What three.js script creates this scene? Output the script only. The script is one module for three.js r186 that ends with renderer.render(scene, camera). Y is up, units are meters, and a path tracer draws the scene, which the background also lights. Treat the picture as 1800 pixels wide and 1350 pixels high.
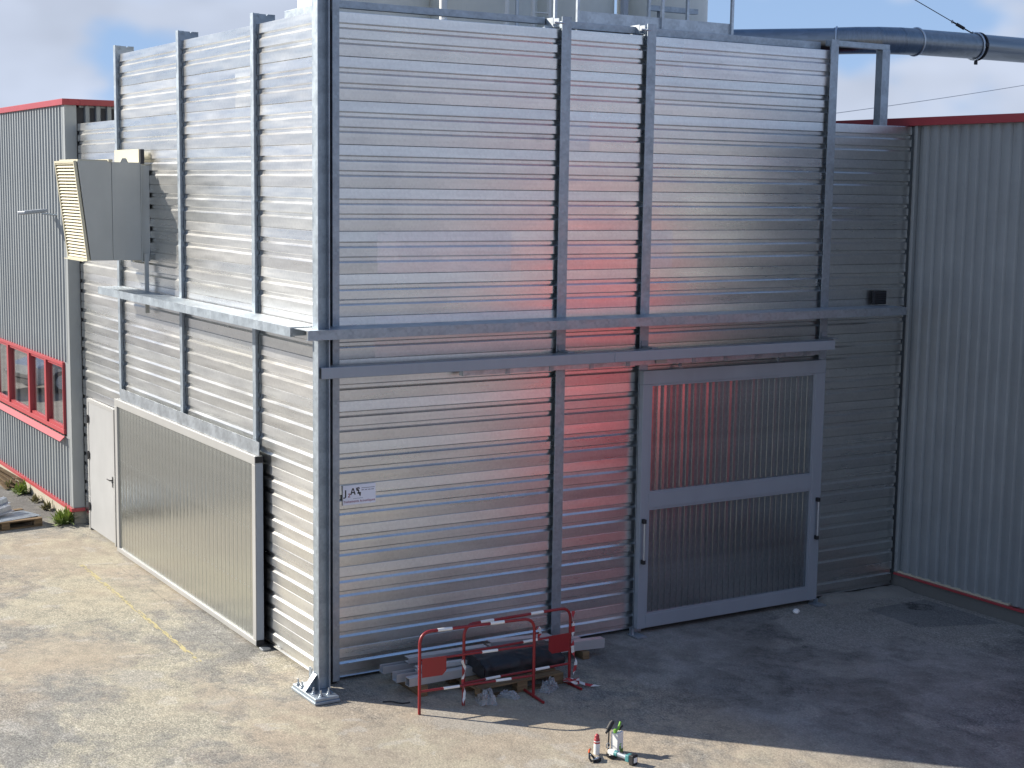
import * as THREE from 'three';
import { mergeGeometries } from 'three/addons/utils/BufferGeometryUtils.js';
import { RoundedBoxGeometry } from 'three/addons/geometries/RoundedBoxGeometry.js';

// ---------------------------------------------------------------- camera, sky, sun, exposure
const scene = new THREE.Scene();
const camera = new THREE.PerspectiveCamera(28.284, 4 / 3, 0.1, 3000);
{
  const yaw = 0.5514, pitch = 0.1283, roll = -0.0143;
  camera.position.set(-7.441, 6.0, 16.369);
  const fw = new THREE.Vector3(Math.sin(yaw) * Math.cos(pitch), -Math.sin(pitch), -Math.cos(yaw) * Math.cos(pitch));
  const rt = new THREE.Vector3(Math.cos(yaw), 0, Math.sin(yaw));
  const up = new THREE.Vector3().crossVectors(rt, fw);
  camera.up.copy(up).multiplyScalar(Math.cos(roll)).addScaledVector(rt, Math.sin(roll));
  camera.lookAt(camera.position.clone().add(fw));
}
const renderer = new THREE.WebGLRenderer({ antialias: true });
renderer.toneMapping = THREE.LinearToneMapping;
renderer.toneMappingExposure = 1.85;
renderer.shadowMap.enabled = true;

const sunDir = new THREE.Vector3(-0.661 * Math.cos(0.506), Math.sin(0.506), -0.75 * Math.cos(0.506)).normalize();
const sun = new THREE.DirectionalLight(new THREE.Color().setRGB(1, 0.93, 0.82), 5.0);
sun.position.copy(sunDir).multiplyScalar(60); sun.target.position.set(2, 0, 0);
sun.castShadow = true; sun.shadow.mapSize.set(4096, 4096);
Object.assign(sun.shadow.camera, { left: -30, right: 30, top: 30, bottom: -30, near: 1, far: 140 });
scene.add(sun, sun.target);

// ---------------------------------------------------------------- noise
function rng(seed) { let s = seed >>> 0; return () => { s = (s + 0x6D2B79F5) >>> 0; let t = s; t = Math.imul(t ^ (t >>> 15), t | 1); t ^= t + Math.imul(t ^ (t >>> 7), t | 61); return ((t ^ (t >>> 14)) >>> 0) / 4294967296; }; }
const rand = rng(7);
const PT = new Float32Array(65536); { const r = rng(99); for (let i = 0; i < 65536; i++) PT[i] = r(); }
const lat = (i, j, s) => PT[(Math.imul(i, 73856093) ^ Math.imul(j, 19349663) ^ Math.imul(s, 83492791)) & 65535];
function vnoise(x, y, s = 0, px = 0, py = 0) {
  let i = Math.floor(x), j = Math.floor(y); const f = x - i, g = y - j, u = f * f * (3 - 2 * f), v = g * g * (3 - 2 * g);
  let i1 = i + 1, j1 = j + 1;
  if (px) { i = ((i % px) + px) % px; i1 = ((i1 % px) + px) % px; }
  if (py) { j = ((j % py) + py) % py; j1 = ((j1 % py) + py) % py; }
  const a = lat(i, j, s), b = lat(i1, j, s), c = lat(i, j1, s), d = lat(i1, j1, s);
  return a + (b - a) * u + (c - a) * v + (a - b - c + d) * u * v;
}
function fbm(x, y, o = 4, s = 0, px = 0, py = 0) { let t = 0, a = 0.5, n = 0; for (let k = 0; k < o; k++) { t += a * vnoise(x, y, s + k * 17, px, py); n += a; x *= 2; y *= 2; px *= 2; py *= 2; a *= 0.5; } return t / n; }
const sm = (a, b, x) => { const t = Math.min(1, Math.max(0, (x - a) / (b - a))); return t * t * (3 - 2 * t); };
const lerp = (a, b, t) => a + (b - a) * t;

// sky: pale horizon, blue above, broken low cloud banks
{
  const W = 2048, H = 1024, d = new Float32Array(W * H * 4);
  for (let j = 0; j < H; j++) {
    const el = ((j + 0.5) / H - 0.5) * Math.PI, e = Math.max(el, 0), ed = e * 57.3;
    for (let i = 0; i < W; i++) {
      const az = ((i + 0.5) / W) * 2 * Math.PI, k = (j * W + i) * 4, ca = Math.cos(az), sa = Math.sin(az);
      const t = Math.pow(Math.min(1, e / 1.2), 0.45);
      let r = lerp(0.26, 0.055, t), g = lerp(0.37, 0.12, t), b = lerp(0.53, 0.275, t);
      const q = 1 / (0.16 + Math.sin(e));
      let c = fbm(ca * q * 1.1 + 31.7, sa * q * 1.1 + 12.3, 6, 5);
      const low = fbm(az * 9, ed * 0.33, 5, 11, 0, 0);
      c = lerp(low, c, sm(7, 14, ed));
      const cover = sm(0.44, 0.6, c + 0.12 * sm(6, 0, ed));
      const tone = 0.27 + 0.2 * fbm(az * 13 + 3, ed * 0.5 + 4, 4, 23);
      const fade = 0.95 * cover * (0.25 + 0.75 * sm(50, 12, ed));
      r = lerp(r, tone * 0.9, fade); g = lerp(g, tone, fade); b = lerp(b, tone * 1.22, fade);
      if (el < 0) { const h = sm(0, -0.05, el); r = lerp(r, 0.13, h); g = lerp(g, 0.12, h); b = lerp(b, 0.11, h); }
      d[k] = r; d[k + 1] = g; d[k + 2] = b; d[k + 3] = 1;
    }
  }
  const sky = new THREE.DataTexture(d, W, H, THREE.RGBAFormat, THREE.FloatType);
  sky.mapping = THREE.EquirectangularReflectionMapping; sky.magFilter = THREE.LinearFilter; sky.minFilter = THREE.LinearFilter; sky.wrapS = THREE.RepeatWrapping; sky.needsUpdate = true;
  scene.background = sky; scene.environment = sky;
}

// ---------------------------------------------------------------- textures
function tex(w, h, fn, srgb, rep) {
  const d = new Uint8Array(w * h * 4);
  for (let j = 0; j < h; j++) for (let i = 0; i < w; i++) { const c = fn(i / w, j / h, i, j), k = (j * w + i) * 4; for (let n = 0; n < 3; n++) d[k + n] = Math.max(0, Math.min(255, Math.round(255 * (c.length ? c[n] : c)))); d[k + 3] = 255; }
  const t = new THREE.DataTexture(d, w, h); t.wrapS = t.wrapT = THREE.RepeatWrapping; t.magFilter = THREE.LinearFilter; t.minFilter = THREE.LinearMipmapLinearFilter; t.generateMipmaps = true;
  if (srgb) t.colorSpace = THREE.SRGBColorSpace;
  if (rep) t.repeat.set(rep[0], rep[1]);
  t.needsUpdate = true; return t;
}
// zinc spangle: small crystals of slightly different grey
const cells = (() => { const r = rng(5), N = 26, p = []; for (let i = 0; i < N * N; i++) p.push([r(), r(), r()]); return { N, p }; })();
function spangle(u, v) {
  const { N, p } = cells, x = u * N, y = v * N, i0 = Math.floor(x), j0 = Math.floor(y); let best = 9, val = 0;
  for (let a = -1; a <= 1; a++) for (let b = -1; b <= 1; b++) { const q = p[(((j0 + b + N) % N) * N) + ((i0 + a + N) % N)], dx = i0 + a + q[0] - x, dy = j0 + b + q[1] - y, d = dx * dx + dy * dy; if (d < best) { best = d; val = q[2]; } }
  return val;
}
const T = {};
T.spangle = tex(512, 512, (u, v) => { const s = 0.80 + 0.09 * spangle(u, v) + 0.11 * fbm(u * 4, v * 4, 4, 3, 4, 4); return [s * 0.985, s, s * 1.01]; }, true, [1 / 0.7, 1 / 0.7]);
T.galv = tex(512, 512, (u, v) => { const s = 0.80 + 0.07 * spangle(u, v) + 0.13 * fbm(u * 7, v * 7, 5, 9, 7, 7); return [s * 0.97, s, s * 1.03]; }, true, [1 / 0.9, 1 / 0.9]);
T.galvRough = tex(512, 512, (u, v) => 0.55 + 0.45 * fbm(u * 6, v * 6, 4, 31, 6, 6), false, [1 / 0.8, 1 / 0.8]);
// cladding: faint rolling streaks along the sheet, handling smudges
T.panel = tex(1024, 1024, (u, v) => {
  const streak = fbm(u * 3, v * 96, 3, 41, 3, 96), cloud = fbm(u * 8, v * 8, 4, 47, 8, 8), sp = spangle((u * 6) % 1, (v * 6) % 1);
  const smudge = sm(0.66, 0.80, fbm(u * 11, v * 40, 5, 53, 11, 40)) * sm(0.5, 0.65, fbm(u * 3, v * 3, 2, 57, 3, 3));
  const s = 0.86 + 0.07 * streak + 0.08 * cloud + 0.035 * sp - 0.05 * smudge; return [s, s, s * (1 - 0.015 * cloud)];
}, true, [1 / 4, 1 / 4]);
T.panelRough = tex(512, 512, (u, v) => 0.72 + 0.28 * fbm(u * 4, v * 48, 4, 61, 4, 48), false, [1 / 2.3, 1 / 2.3]);
T.grain = tex(512, 512, (u, v) => 0.5 * fbm(u * 64, v * 64, 3, 71, 64, 64) + 0.5 * fbm(u * 8, v * 8, 4, 73, 8, 8), false);
T.paint = tex(512, 512, (u, v) => { const s = 0.92 + 0.08 * fbm(u * 5, v * 5, 5, 81, 5, 5) - 0.02 * fbm(u * 40, v * 4, 3, 83, 40, 4); return [s, s, s * 0.99]; }, true, [1 / 2.2, 1 / 2.2]);
T.wood = tex(256, 256, (u, v) => { const s = 0.55 + 0.45 * fbm(u * 3, v * 40, 4, 91, 3, 40); return [s, s * 0.9, s * 0.76]; }, true, [1 / 0.8, 1 / 0.8]);

const col = (r, g, b) => new THREE.Color().setRGB(r, g, b);
const mat = (o) => new THREE.MeshStandardMaterial(o), phys = (o) => new THREE.MeshPhysicalMaterial(o);
const M = {};
M.panels = [[0.81, 0.81, 0.805], [0.78, 0.785, 0.785], [0.825, 0.82, 0.81], [0.79, 0.79, 0.80], [0.815, 0.81, 0.81]].map((c, i) => phys({ color: col(...c), metalness: 1, roughness: 0.34 + 0.02 * (i % 3), anisotropy: 0.5, anisotropyRotation: Math.PI / 2, map: T.panel, roughnessMap: T.panelRough }));
M.film = mat({ color: col(0.86, 0.86, 0.87), metalness: 0.97, roughness: 0.5, map: T.panel, roughnessMap: T.panelRough });
M.galv = mat({ color: col(0.47, 0.50, 0.525), metalness: 0.8, roughness: 0.6, map: T.galv, roughnessMap: T.galvRough });
M.bright = mat({ color: col(0.62, 0.63, 0.64), metalness: 0.9, roughness: 0.5, map: T.galv, roughnessMap: T.galvRough });
M.slat = mat({ color: col(0.66, 0.67, 0.675), metalness: 1, roughness: 0.22, map: T.spangle });
M.sideSlat = mat({ color: col(0.62, 0.64, 0.625), metalness: 0.97, roughness: 0.3, map: T.paint, roughnessMap: T.galvRough });
M.frame = mat({ color: col(0.33, 0.365, 0.425), metalness: 0.2, roughness: 0.42, map: T.paint });
M.alu = mat({ color: col(0.44, 0.44, 0.44), metalness: 0.35, roughness: 0.45, map: T.paint });
M.grille = mat({ color: col(0.60, 0.56, 0.43), roughness: 0.6, map: T.paint });
M.screen = mat({ color: col(0.20, 0.18, 0.11), roughness: 0.8 });
M.unit = mat({ color: col(0.50, 0.51, 0.49), roughness: 0.55, map: T.paint });
M.door = mat({ color: col(0.36, 0.365, 0.375), roughness: 0.5, map: T.paint });
M.black = mat({ color: col(0.015, 0.015, 0.017), roughness: 0.6 });
M.dark = mat({ color: col(0.03, 0.03, 0.033), roughness: 0.9 });
M.red = mat({ color: col(0.40, 0.052, 0.062), roughness: 0.38, map: T.paint });
M.redDoor = mat({ color: col(0.62, 0.06, 0.075), roughness: 0.5, map: T.paint });
M.barrier = mat({ color: col(0.27, 0.016, 0.02), roughness: 0.38, map: T.paint });
M.white = mat({ color: col(0.74, 0.74, 0.72), roughness: 0.5 });
M.clad = [[0.335, 0.36, 0.38], [0.32, 0.345, 0.365], [0.345, 0.37, 0.385]].map((c) => mat({ color: col(...c), metalness: 0.35, roughness: 0.45, map: T.paint }));
M.plinth = mat({ color: col(0.42, 0.38, 0.31), roughness: 0.95, map: T.paint, bumpMap: T.grain, bumpScale: 0.01 });
M.concrete = mat({ color: col(0.17, 0.168, 0.16), roughness: 0.95, map: T.paint, bumpMap: T.grain, bumpScale: 0.008 });
M.wood = mat({ color: col(0.30, 0.25, 0.19), roughness: 0.9, map: T.wood });
M.silo = mat({ color: col(0.78, 0.78, 0.73), roughness: 0.45, map: T.paint });
M.duct = mat({ color: col(0.30, 0.305, 0.31), metalness: 1, roughness: 0.33, map: T.galv });
M.channel = mat({ color: col(0.55, 0.56, 0.585), metalness: 0.55, roughness: 0.45, map: T.paint });
M.glass = phys({ color: col(1, 1, 1), transmission: 1, thickness: 0, roughness: 0.02, ior: 1.9 });
M.interior = mat({ color: col(0.05, 0.05, 0.055), roughness: 0.95 });
M.tarp = mat({ color: col(0.012, 0.013, 0.016), roughness: 0.5 });
M.wrap = phys({ color: col(0.8, 0.82, 0.85), roughness: 0.25, transmission: 0.82, thickness: 0, side: THREE.DoubleSide });
M.leaf = phys({ color: col(0.17, 0.24, 0.035), roughness: 0.8, transmission: 0.3, thickness: 0, side: THREE.DoubleSide });
M.dryleaf = phys({ color: col(0.16, 0.15, 0.06), roughness: 0.9, transmission: 0.3, thickness: 0, side: THREE.DoubleSide });

// ---------------------------------------------------------------- geometry helpers
const used = {};
function numbered(n) { used[n] = (used[n] ?? -1) + 1; return used[n] ? n + '_' + String(used[n]).padStart(3, '0') : n; }
function thing(name, label, category, pos = [0, 0, 0], turn = 0, group) {
  const o = new THREE.Group(); o.name = numbered(name); o.position.set(...pos); o.rotation.y = turn;
  o.userData = { label, category }; if (group) o.userData.group = group; scene.add(o); return o;
}
function part(parent, name, geo, m, label) {
  const o = new THREE.Mesh(geo, m); o.name = name; o.castShadow = o.receiveShadow = true; if (label) o.userData.label = label; parent.add(o); return o;
}
function sub(parent, name, label) { const o = new THREE.Group(); o.name = name; if (label) o.userData.label = label; parent.add(o); return o; }
function single(name, label, category, geo, m, pos = [0, 0, 0], turn = 0, group) {
  const o = new THREE.Mesh(geo, m); o.name = numbered(name); o.castShadow = o.receiveShadow = true; o.position.set(...pos); o.rotation.y = turn;
  o.userData = { label, category }; if (group) o.userData.group = group; scene.add(o); return o;
}
function structure(name, geo, m, label, category = 'ground') { const o = new THREE.Mesh(geo, m); o.name = name; o.receiveShadow = o.castShadow = true; o.userData = { kind: 'structure', label, category }; scene.add(o); return o; }
// box-projected uv in metres
function uvm(g, ox = 0, oy = 0) {
  const p = g.attributes.position, n = g.attributes.normal, a = new Float32Array(p.count * 2);
  for (let i = 0; i < p.count; i++) {
    const X = Math.abs(n.getX(i)), Y = Math.abs(n.getY(i)), Z = Math.abs(n.getZ(i)), x = p.getX(i), y = p.getY(i), z = p.getZ(i);
    if (Y >= X && Y >= Z) { a[2 * i] = x + ox; a[2 * i + 1] = z + oy; } else if (X >= Z) { a[2 * i] = z + ox; a[2 * i + 1] = y + oy; } else { a[2 * i] = x + ox; a[2 * i + 1] = y + oy; }
  }
  g.setAttribute('uv', new THREE.BufferAttribute(a, 2)); return g;
}
// box from corner to corner, edges slightly rounded when b > 0
function bx(x0, x1, y0, y1, z0, z1, b = 0) {
  const w = x1 - x0, h = y1 - y0, d = z1 - z0;
  const g = b ? new RoundedBoxGeometry(w, h, d, 1, Math.min(b, w / 2.1, h / 2.1, d / 2.1)) : new THREE.BoxGeometry(w, h, d);
  g.translate((x0 + x1) / 2, (y0 + y1) / 2, (z0 + z1) / 2); return uvm(g);
}
const clean = (g) => { const h = g.index ? g.toNonIndexed() : g; for (const k of Object.keys(h.attributes)) if (!['position', 'normal', 'uv'].includes(k)) h.deleteAttribute(k); return h; };
const mg = (...l) => mergeGeometries(l.flat().map(clean));
function tube(pts, r, seg = 8, closed = false, n) {
  const c = new THREE.CatmullRomCurve3(pts.map((p) => new THREE.Vector3(...p)), closed, 'catmullrom', 0.5);
  return new THREE.TubeGeometry(c, n ?? Math.max(2, pts.length * 4), r, seg, closed);
}
function bar(a, b, r, seg = 8) { // straight rod with closed ends
  const A = new THREE.Vector3(...a), B = new THREE.Vector3(...b), g = new THREE.CylinderGeometry(r, r, A.distanceTo(B), seg);
  g.applyQuaternion(new THREE.Quaternion().setFromUnitVectors(new THREE.Vector3(0, 1, 0), B.clone().sub(A).normalize())); g.translate((A.x + B.x) / 2, (A.y + B.y) / 2, (A.z + B.z) / 2); return g;
}
// sheet folded along a profile [[a, b]...] swept by length L; map(a, b, t) -> xyz ; flat shaded
function fold(profile, L, put, flip = false, thick = 0) {
  const pos = [], uv = []; let s = 0;
  for (let i = 0; i + 1 < profile.length; i++) {
    const [a0, b0] = profile[i], [a1, b1] = profile[i + 1], len = Math.hypot(a1 - a0, b1 - b0);
    const q = [put(a0, b0, 0), put(a1, b1, 0), put(a1, b1, L), put(a0, b0, L)], w = [[0, s], [0, s + len], [L, s + len], [L, s]];
    for (const k of flip ? [0, 2, 1, 0, 3, 2] : [0, 1, 2, 0, 2, 3]) { pos.push(...q[k]); uv.push(...w[k]); }
    s += len;
  }
  const g = new THREE.BufferGeometry(); g.setAttribute('position', new THREE.Float32BufferAttribute(pos, 3)); g.setAttribute('uv', new THREE.Float32BufferAttribute(uv, 2)); g.computeVertexNormals(); return g;
}
// closed outline [[x, y]...] extruded along z from z0 to z1
function prism(outline, z0, z1) { const s = new THREE.Shape(outline.map((p) => new THREE.Vector2(...p))); const g = new THREE.ExtrudeGeometry(s, { depth: z1 - z0, bevelEnabled: false }); g.translate(0, 0, z0); return uvm(g); }
const rotY = (g, a) => { g.rotateY(a); return g; };

// ---------------------------------------------------------------- ground
const far = new THREE.PlaneGeometry(1600, 1600); far.rotateX(-Math.PI / 2); far.translate(0, -0.004, 0); uvm(far);
T.asphalt = tex(512, 512, (u, v) => { const s = 0.40 + 0.14 * fbm(u * 8, v * 8, 5, 101, 8, 8) + 0.10 * (PT[(Math.floor(u * 512) * 131 + Math.floor(v * 512) * 977) & 65535] - 0.5); return [s * 1.03, s, s * 0.95]; }, true, [1 / 4, 1 / 4]);
structure('ground', far, mat({ color: col(1, 1, 1), roughness: 0.95, map: T.asphalt }), 'wide asphalt ground around the halls');
{
  const x0 = -7, x1 = 12, z0 = -22, z1 = 12, W = 2048, H = 2048, r = rng(3);
  // cracks and saw cuts as polylines in metres: [points, half width, strength]
  const lines = [];
  const wob = (a, b, n, amp) => { const p = []; for (let i = 0; i <= n; i++) { const t = i / n; p.push([lerp(a[0], b[0], t) + (r() - 0.5) * amp, lerp(a[1], b[1], t) + (r() - 0.5) * amp]); } return p; };
  lines.push([wob([-0.95, -7.2], [-0.25, -6.8], 6, 0.03), 0.012, -0.12], [wob([-0.42, -6.8], [-0.42, -1.5], 20, 0.02), 0.01, -0.10], [wob([-0.4, -1.5], [-1.1, -1.2], 6, 0.03), 0.012, -0.10], [wob([-1.0, -1.3], [-1.1, 0.3], 8, 0.06), 0.008, -0.08]);
  lines.push([wob([-4.2, 1.9], [-0.4, 1.2], 30, 0.1), 0.007, -0.07], [wob([-1.9, -5.2], [-1.7, -2.6], 16, 0.08), 0.008, -0.07], [wob([0.1, 1.2], [1.2, 3.1], 24, 0.09), 0.006, -0.06], [wob([0.6, 1.9], [-0.6, 2.2], 20, 0.12), 0.006, -0.06]);
  lines.push([wob([4.3, 3.8], [7.6, 3.9], 40, 0.05), 0.018, 0.07], [wob([8.2, 2.6], [9.4, 2.7], 12, 0.04), 0.012, 0.10], [wob([2.4, 3.0], [4.3, 3.6], 20, 0.06), 0.008, 0.03]);
  // tyre tracks: chevron scuffs
  for (let k = 0; k < 26; k++) { const t = k / 26, cx = 3.3 + 0.9 * t + 0.25 * r(), cz = 2.3 + 0.75 * t + 0.25 * r(); lines.push([wob([cx, cz], [cx + 0.14 + 0.1 * r(), cz - 0.03 + 0.1 * r()], 3, 0.04), 0.014, -0.05 - 0.04 * r()]); }
  for (let k = 0; k < 22; k++) { const t = k / 22, cx = 5.0 + 1.0 * t + 0.3 * r(), cz = 2.9 + 0.3 * t + 0.3 * r(); lines.push([wob([cx, cz], [cx + 0.15 + 0.1 * r(), cz - 0.02 + 0.08 * r()], 3, 0.04), 0.013, -0.04 - 0.04 * r()]); }
  const add = new Float32Array(W * H), px = (x) => (x - x0) / (x1 - x0) * W, pz = (z) => (z - z0) / (z1 - z0) * H;
  for (const [p, hw, st] of lines) for (let i = 0; i + 1 < p.length; i++) {
    const [ax, az] = p[i], [bx_, bz] = p[i + 1], dx = bx_ - ax, dz = bz - az, L2 = dx * dx + dz * dz, m = hw * 2.5;
    for (let j = Math.max(0, Math.floor(pz(Math.min(az, bz) - m))); j <= Math.min(H - 1, pz(Math.max(az, bz) + m)); j++) for (let k = Math.max(0, Math.floor(px(Math.min(ax, bx_) - m))); k <= Math.min(W - 1, px(Math.max(ax, bx_) + m)); k++) {
      const X = x0 + (k + 0.5) / W * (x1 - x0), Z = z0 + (j + 0.5) / H * (z1 - z0), t = Math.max(0, Math.min(1, ((X - ax) * dx + (Z - az) * dz) / L2)), dd = Math.hypot(X - ax - t * dx, Z - az - t * dz);
      const e = st * sm(hw * 1.8, hw * 0.5, dd) * (0.35 + 0.65 * vnoise(X * 30, Z * 30, 7)); if (Math.abs(e) > Math.abs(add[j * W + k])) add[j * W + k] = e;
    }
  }
  const blobs = []; for (let k = 0; k < 60; k++) blobs.push([x0 + r() * 19, z0 + 8 + r() * 24, 0.03 + 0.10 * r() * r(), r() < 0.4 ? 0.07 : -0.07]);
  blobs.push([9.0, 1.0, 0.16, -0.2], [6.2, 0.9, 0.2, -0.08], [5.6, 2.0, 0.18, -0.06], [0.75, 1.15, 0.06, -0.12], [4.9, 2.9, 0.22, -0.07], [7.1, 2.6, 0.3, -0.05]);
  const grid = new Map(); // light pieces of stone and flakes are in the noise below
  const fn = (u, v, i, j) => {
    const x = x0 + u * (x1 - x0), z = z0 + v * (z1 - z0);
    const big = fbm(x * 0.35 + 4, z * 0.35 + 8, 5, 111), mid = fbm(x * 1.4, z * 1.4, 5, 113), fine = fbm(x * 9, z * 9, 4, 117), g = PT[(i * 7919 + j * 104729 + ((i * j) >> 3)) & 65535];
    // grey bituminous concrete with light aggregate
    const wx = x + 0.7 * (mid - 0.5) + 0.12 * (fine - 0.5), wz = z + 0.7 * (big - 0.5) + 0.12 * (fine - 0.5);
    const worn = fbm(wx * 0.8 + 20, wz * 0.8 + 40, 6, 141), scuff = fbm(wx * 5.5, wz * 2.6 + 7, 5, 143);
    const tone = 0.95 + 0.22 * (mid - 0.5) + 0.34 * (fine - 0.5) + 0.30 * (scuff - 0.5);
    let R = 0.215 * tone, G = 0.208 * tone, B = 0.188 * tone;
    const agg = sm(0.66, 0.98, g) * 0.20 - sm(0.34, 0.0, g) * 0.13;
    // tan sandy dust in front of the corner and across the yard, thinning out raggedly
    const near = sm(4.6, 0.8, Math.hypot((x - 0.9) * 0.75, z - 2.2)), bare = sm(3.0, 0.6, Math.hypot((x + 3.3) * 0.9, z - 1.4));
    const dust = sm(0.38, 0.62, 0.42 * worn + 0.38 * big + 0.20 * fine + 0.12 * near + 0.06 * sm(4, 0, Math.hypot(x + 3, z + 7)) - 0.12 * bare), dk = 1.0 + 0.26 * (fine - 0.5) + 0.2 * (scuff - 0.5);
    R = lerp(R, 0.37 * dk, dust * 0.75); G = lerp(G, 0.312 * dk, dust * 0.75); B = lerp(B, 0.232 * dk, dust * 0.75);
    const rust = sm(0.50, 0.74, fbm(wx * 0.9 + 60, wz * 0.9, 6, 147)); R = lerp(R, 0.37 * dk, rust * 0.35); G = lerp(G, 0.295 * dk, rust * 0.35); B = lerp(B, 0.21 * dk, rust * 0.35);
    // pale yellowish spilled cement beside the sliding panel
    const spill = sm(0.44, 0.64, 0.62 * fbm(wx * 1.1 + 9, wz * 0.8, 6, 121) + 0.38 * scuff + 0.13 * sm(1.9, 0.2, Math.abs(x + 1.5)) * sm(5, 1, Math.abs(z + 3.0)) - 0.05);
    R = lerp(R, 0.385 * dk, spill * 0.55); G = lerp(G, 0.352 * dk, spill * 0.55); B = lerp(B, 0.256 * dk, spill * 0.55);
    const pale = sm(0.68, 0.76, fbm(wx * 3.2 + 33, wz * 3.2, 5, 149)); R = lerp(R, 0.42, pale * 0.35); G = lerp(G, 0.40, pale * 0.35); B = lerp(B, 0.36, pale * 0.35);
    // relaid strip along the sliding panel
    if (x > -0.96 && x < -0.2 && z > -7.2 + 0.3 * (x + 0.95) && z < -1.45) { const k = 0.80 + 0.25 * mid; R *= k; G *= k; B *= k * 1.02; }
    // dark asphalt beside the far hall
    const asp = sm(-10.3, -10.9, z + 0.7 * (mid - 0.5) + 0.25 * (x + 0.5)); R = lerp(R, 0.125 * tone, asp); G = lerp(G, 0.118 * tone, asp); B = lerp(B, 0.108 * tone, asp);
    // yard in front of the big door: driven grey asphalt
    const yard = sm(2.0, 3.4, x - 0.25 * z + 1.1 * (big - 0.5)) ; const yk = 0.14 * (0.95 + 0.7 * (mid - 0.5) + 0.45 * (fine - 0.5) + 1.0 * (scuff - 0.5) + 0.5 * sm(0.5, 0.68, worn)); R = lerp(R, yk, yard * 0.78); G = lerp(G, yk, yard * 0.78); B = lerp(B, yk, yard * 0.78);
    // pale concrete apron in the inner corner, darker repair in it
    const ap = sm(0.46, 0.56, fbm(x * 1.1 + 2, z * 1.1, 4, 127) + 0.45 * sm(2.6, 0.6, Math.hypot((x - 9.0) * 0.7, z - 0.8)) - 0.22); R = lerp(R, 0.30, ap * 0.6); G = lerp(G, 0.285, ap * 0.6); B = lerp(B, 0.255, ap * 0.6);
    if (x > 8.25 && x < 9.42 && z > 0.75 + 0.02 * mid && z < 2.2 - 0.35 * (9.42 - x)) { R = lerp(R, 0.13 * tone, 0.75); G = lerp(G, 0.135 * tone, 0.75); B = lerp(B, 0.135 * tone, 0.75); }
    let e = agg * (0.55 + 0.7 * (1 - dust)) + add[j * W + i];
    for (const [bx_, bz, br, bs] of blobs) { const ddx = x - bx_, ddz = z - bz; if (ddx * ddx + ddz * ddz < br * br * 4) e += bs * sm(br * 1.6, br * 0.3, Math.hypot(ddx, ddz) + br * 1.6 * (fine - 0.5) * 1.6); }
    const to = (c) => Math.pow(0.93 * Math.max(0.01, c + e * Math.max(0.35, c * 3.2)), 1 / 2.2);
    return [to(R), to(G), to(B)];
  };
  const map = tex(W, H, fn, true); map.wrapS = map.wrapT = THREE.ClampToEdgeWrapping;
  const bump = T.grain.clone(); bump.repeat.set(19 / 0.9, 34 / 0.9); bump.needsUpdate = true;
  const g = new THREE.PlaneGeometry(x1 - x0, z1 - z0); g.rotateX(-Math.PI / 2); g.translate((x0 + x1) / 2, 0, (z0 + z1) / 2);
  { const p = g.attributes.position, a = []; for (let i = 0; i < p.count; i++) a.push((p.getX(i) - x0) / (x1 - x0), (p.getZ(i) - z0) / (z1 - z0)); g.setAttribute('uv', new THREE.Float32BufferAttribute(a, 2)); }
  structure('yard_pavement', g, mat({ color: col(1, 1, 1), roughness: 0.92, map, bumpMap: bump, bumpScale: 0.006 }), 'dusty worn concrete and asphalt yard with stains and cracks', 'pavement');
}
// lumpy concrete poured against the foot of the low wall in the inner corner
{
  const nx = 60, nz = 20, p = [], idx = [], uv = [];
  for (let i = 0; i <= nx; i++) for (let j = 0; j <= nz; j++) {
    const u = i / nx, v = j / nz, x = 7.92 + 1.60 * u, z = 0.02 + 0.85 * v, front = 0.35 + 0.55 * fbm(x * 1.6, 3, 3, 161), k = sm(front, front * 0.25, v) * sm(0, 0.12, u);
    p.push(x, -0.006 + k * (0.045 + 0.09 * (fbm(x * 2.6, z * 2.6, 4, 163) - 0.3)), z); uv.push(x, z);
  }
  for (let i = 0; i < nx; i++) for (let j = 0; j < nz; j++) { const a = i * (nz + 1) + j, b = a + nz + 1; idx.push(a, a + 1, b, a + 1, b + 1, b); }
  const g = new THREE.BufferGeometry(); g.setAttribute('position', new THREE.Float32BufferAttribute(p, 3)); g.setAttribute('uv', new THREE.Float32BufferAttribute(uv, 2)); g.setIndex(idx); g.computeVertexNormals();
  structure('concrete_fillet', g, mat({ color: col(0.25, 0.24, 0.22), roughness: 0.95, map: T.paint, bumpMap: T.grain, bumpScale: 0.012 }), 'lumpy pale concrete poured along the foot of the low wall', 'pavement');
}
// worn yellow line
{
  const t = tex(64, 1024, (u, v) => { const k = sm(0.42, 0.58, fbm(u * 5, v * 60, 4, 131)) * sm(0, 0.18, u) * sm(1, 0.82, u); return k > 0.45 ? 1 : 0; }, false);
  t.wrapS = t.wrapT = THREE.ClampToEdgeWrapping;
  const g = new THREE.PlaneGeometry(0.085, 5.6); g.rotateX(-Math.PI / 2); g.rotateY(-0.017); g.translate(-0.95, 0.004, -4.35);
  const o = new THREE.Mesh(g, mat({ color: col(0.43, 0.37, 0.19), roughness: 0.9, alphaMap: t, alphaTest: 0.5, transparent: true })); o.name = 'painted_line'; o.receiveShadow = true;
  o.userData = { kind: 'structure', label: 'worn yellow painted line along the sliding panel', category: 'road marking' }; scene.add(o);
}

// ================================================================ the metal clad enclosure
const P = 0.505, TOP = 7.985, GD = 0.024;
const box = thing('metal_clad_enclosure', 'tall enclosure of horizontal ribbed zinc cladding between steel posts', 'building');
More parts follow.
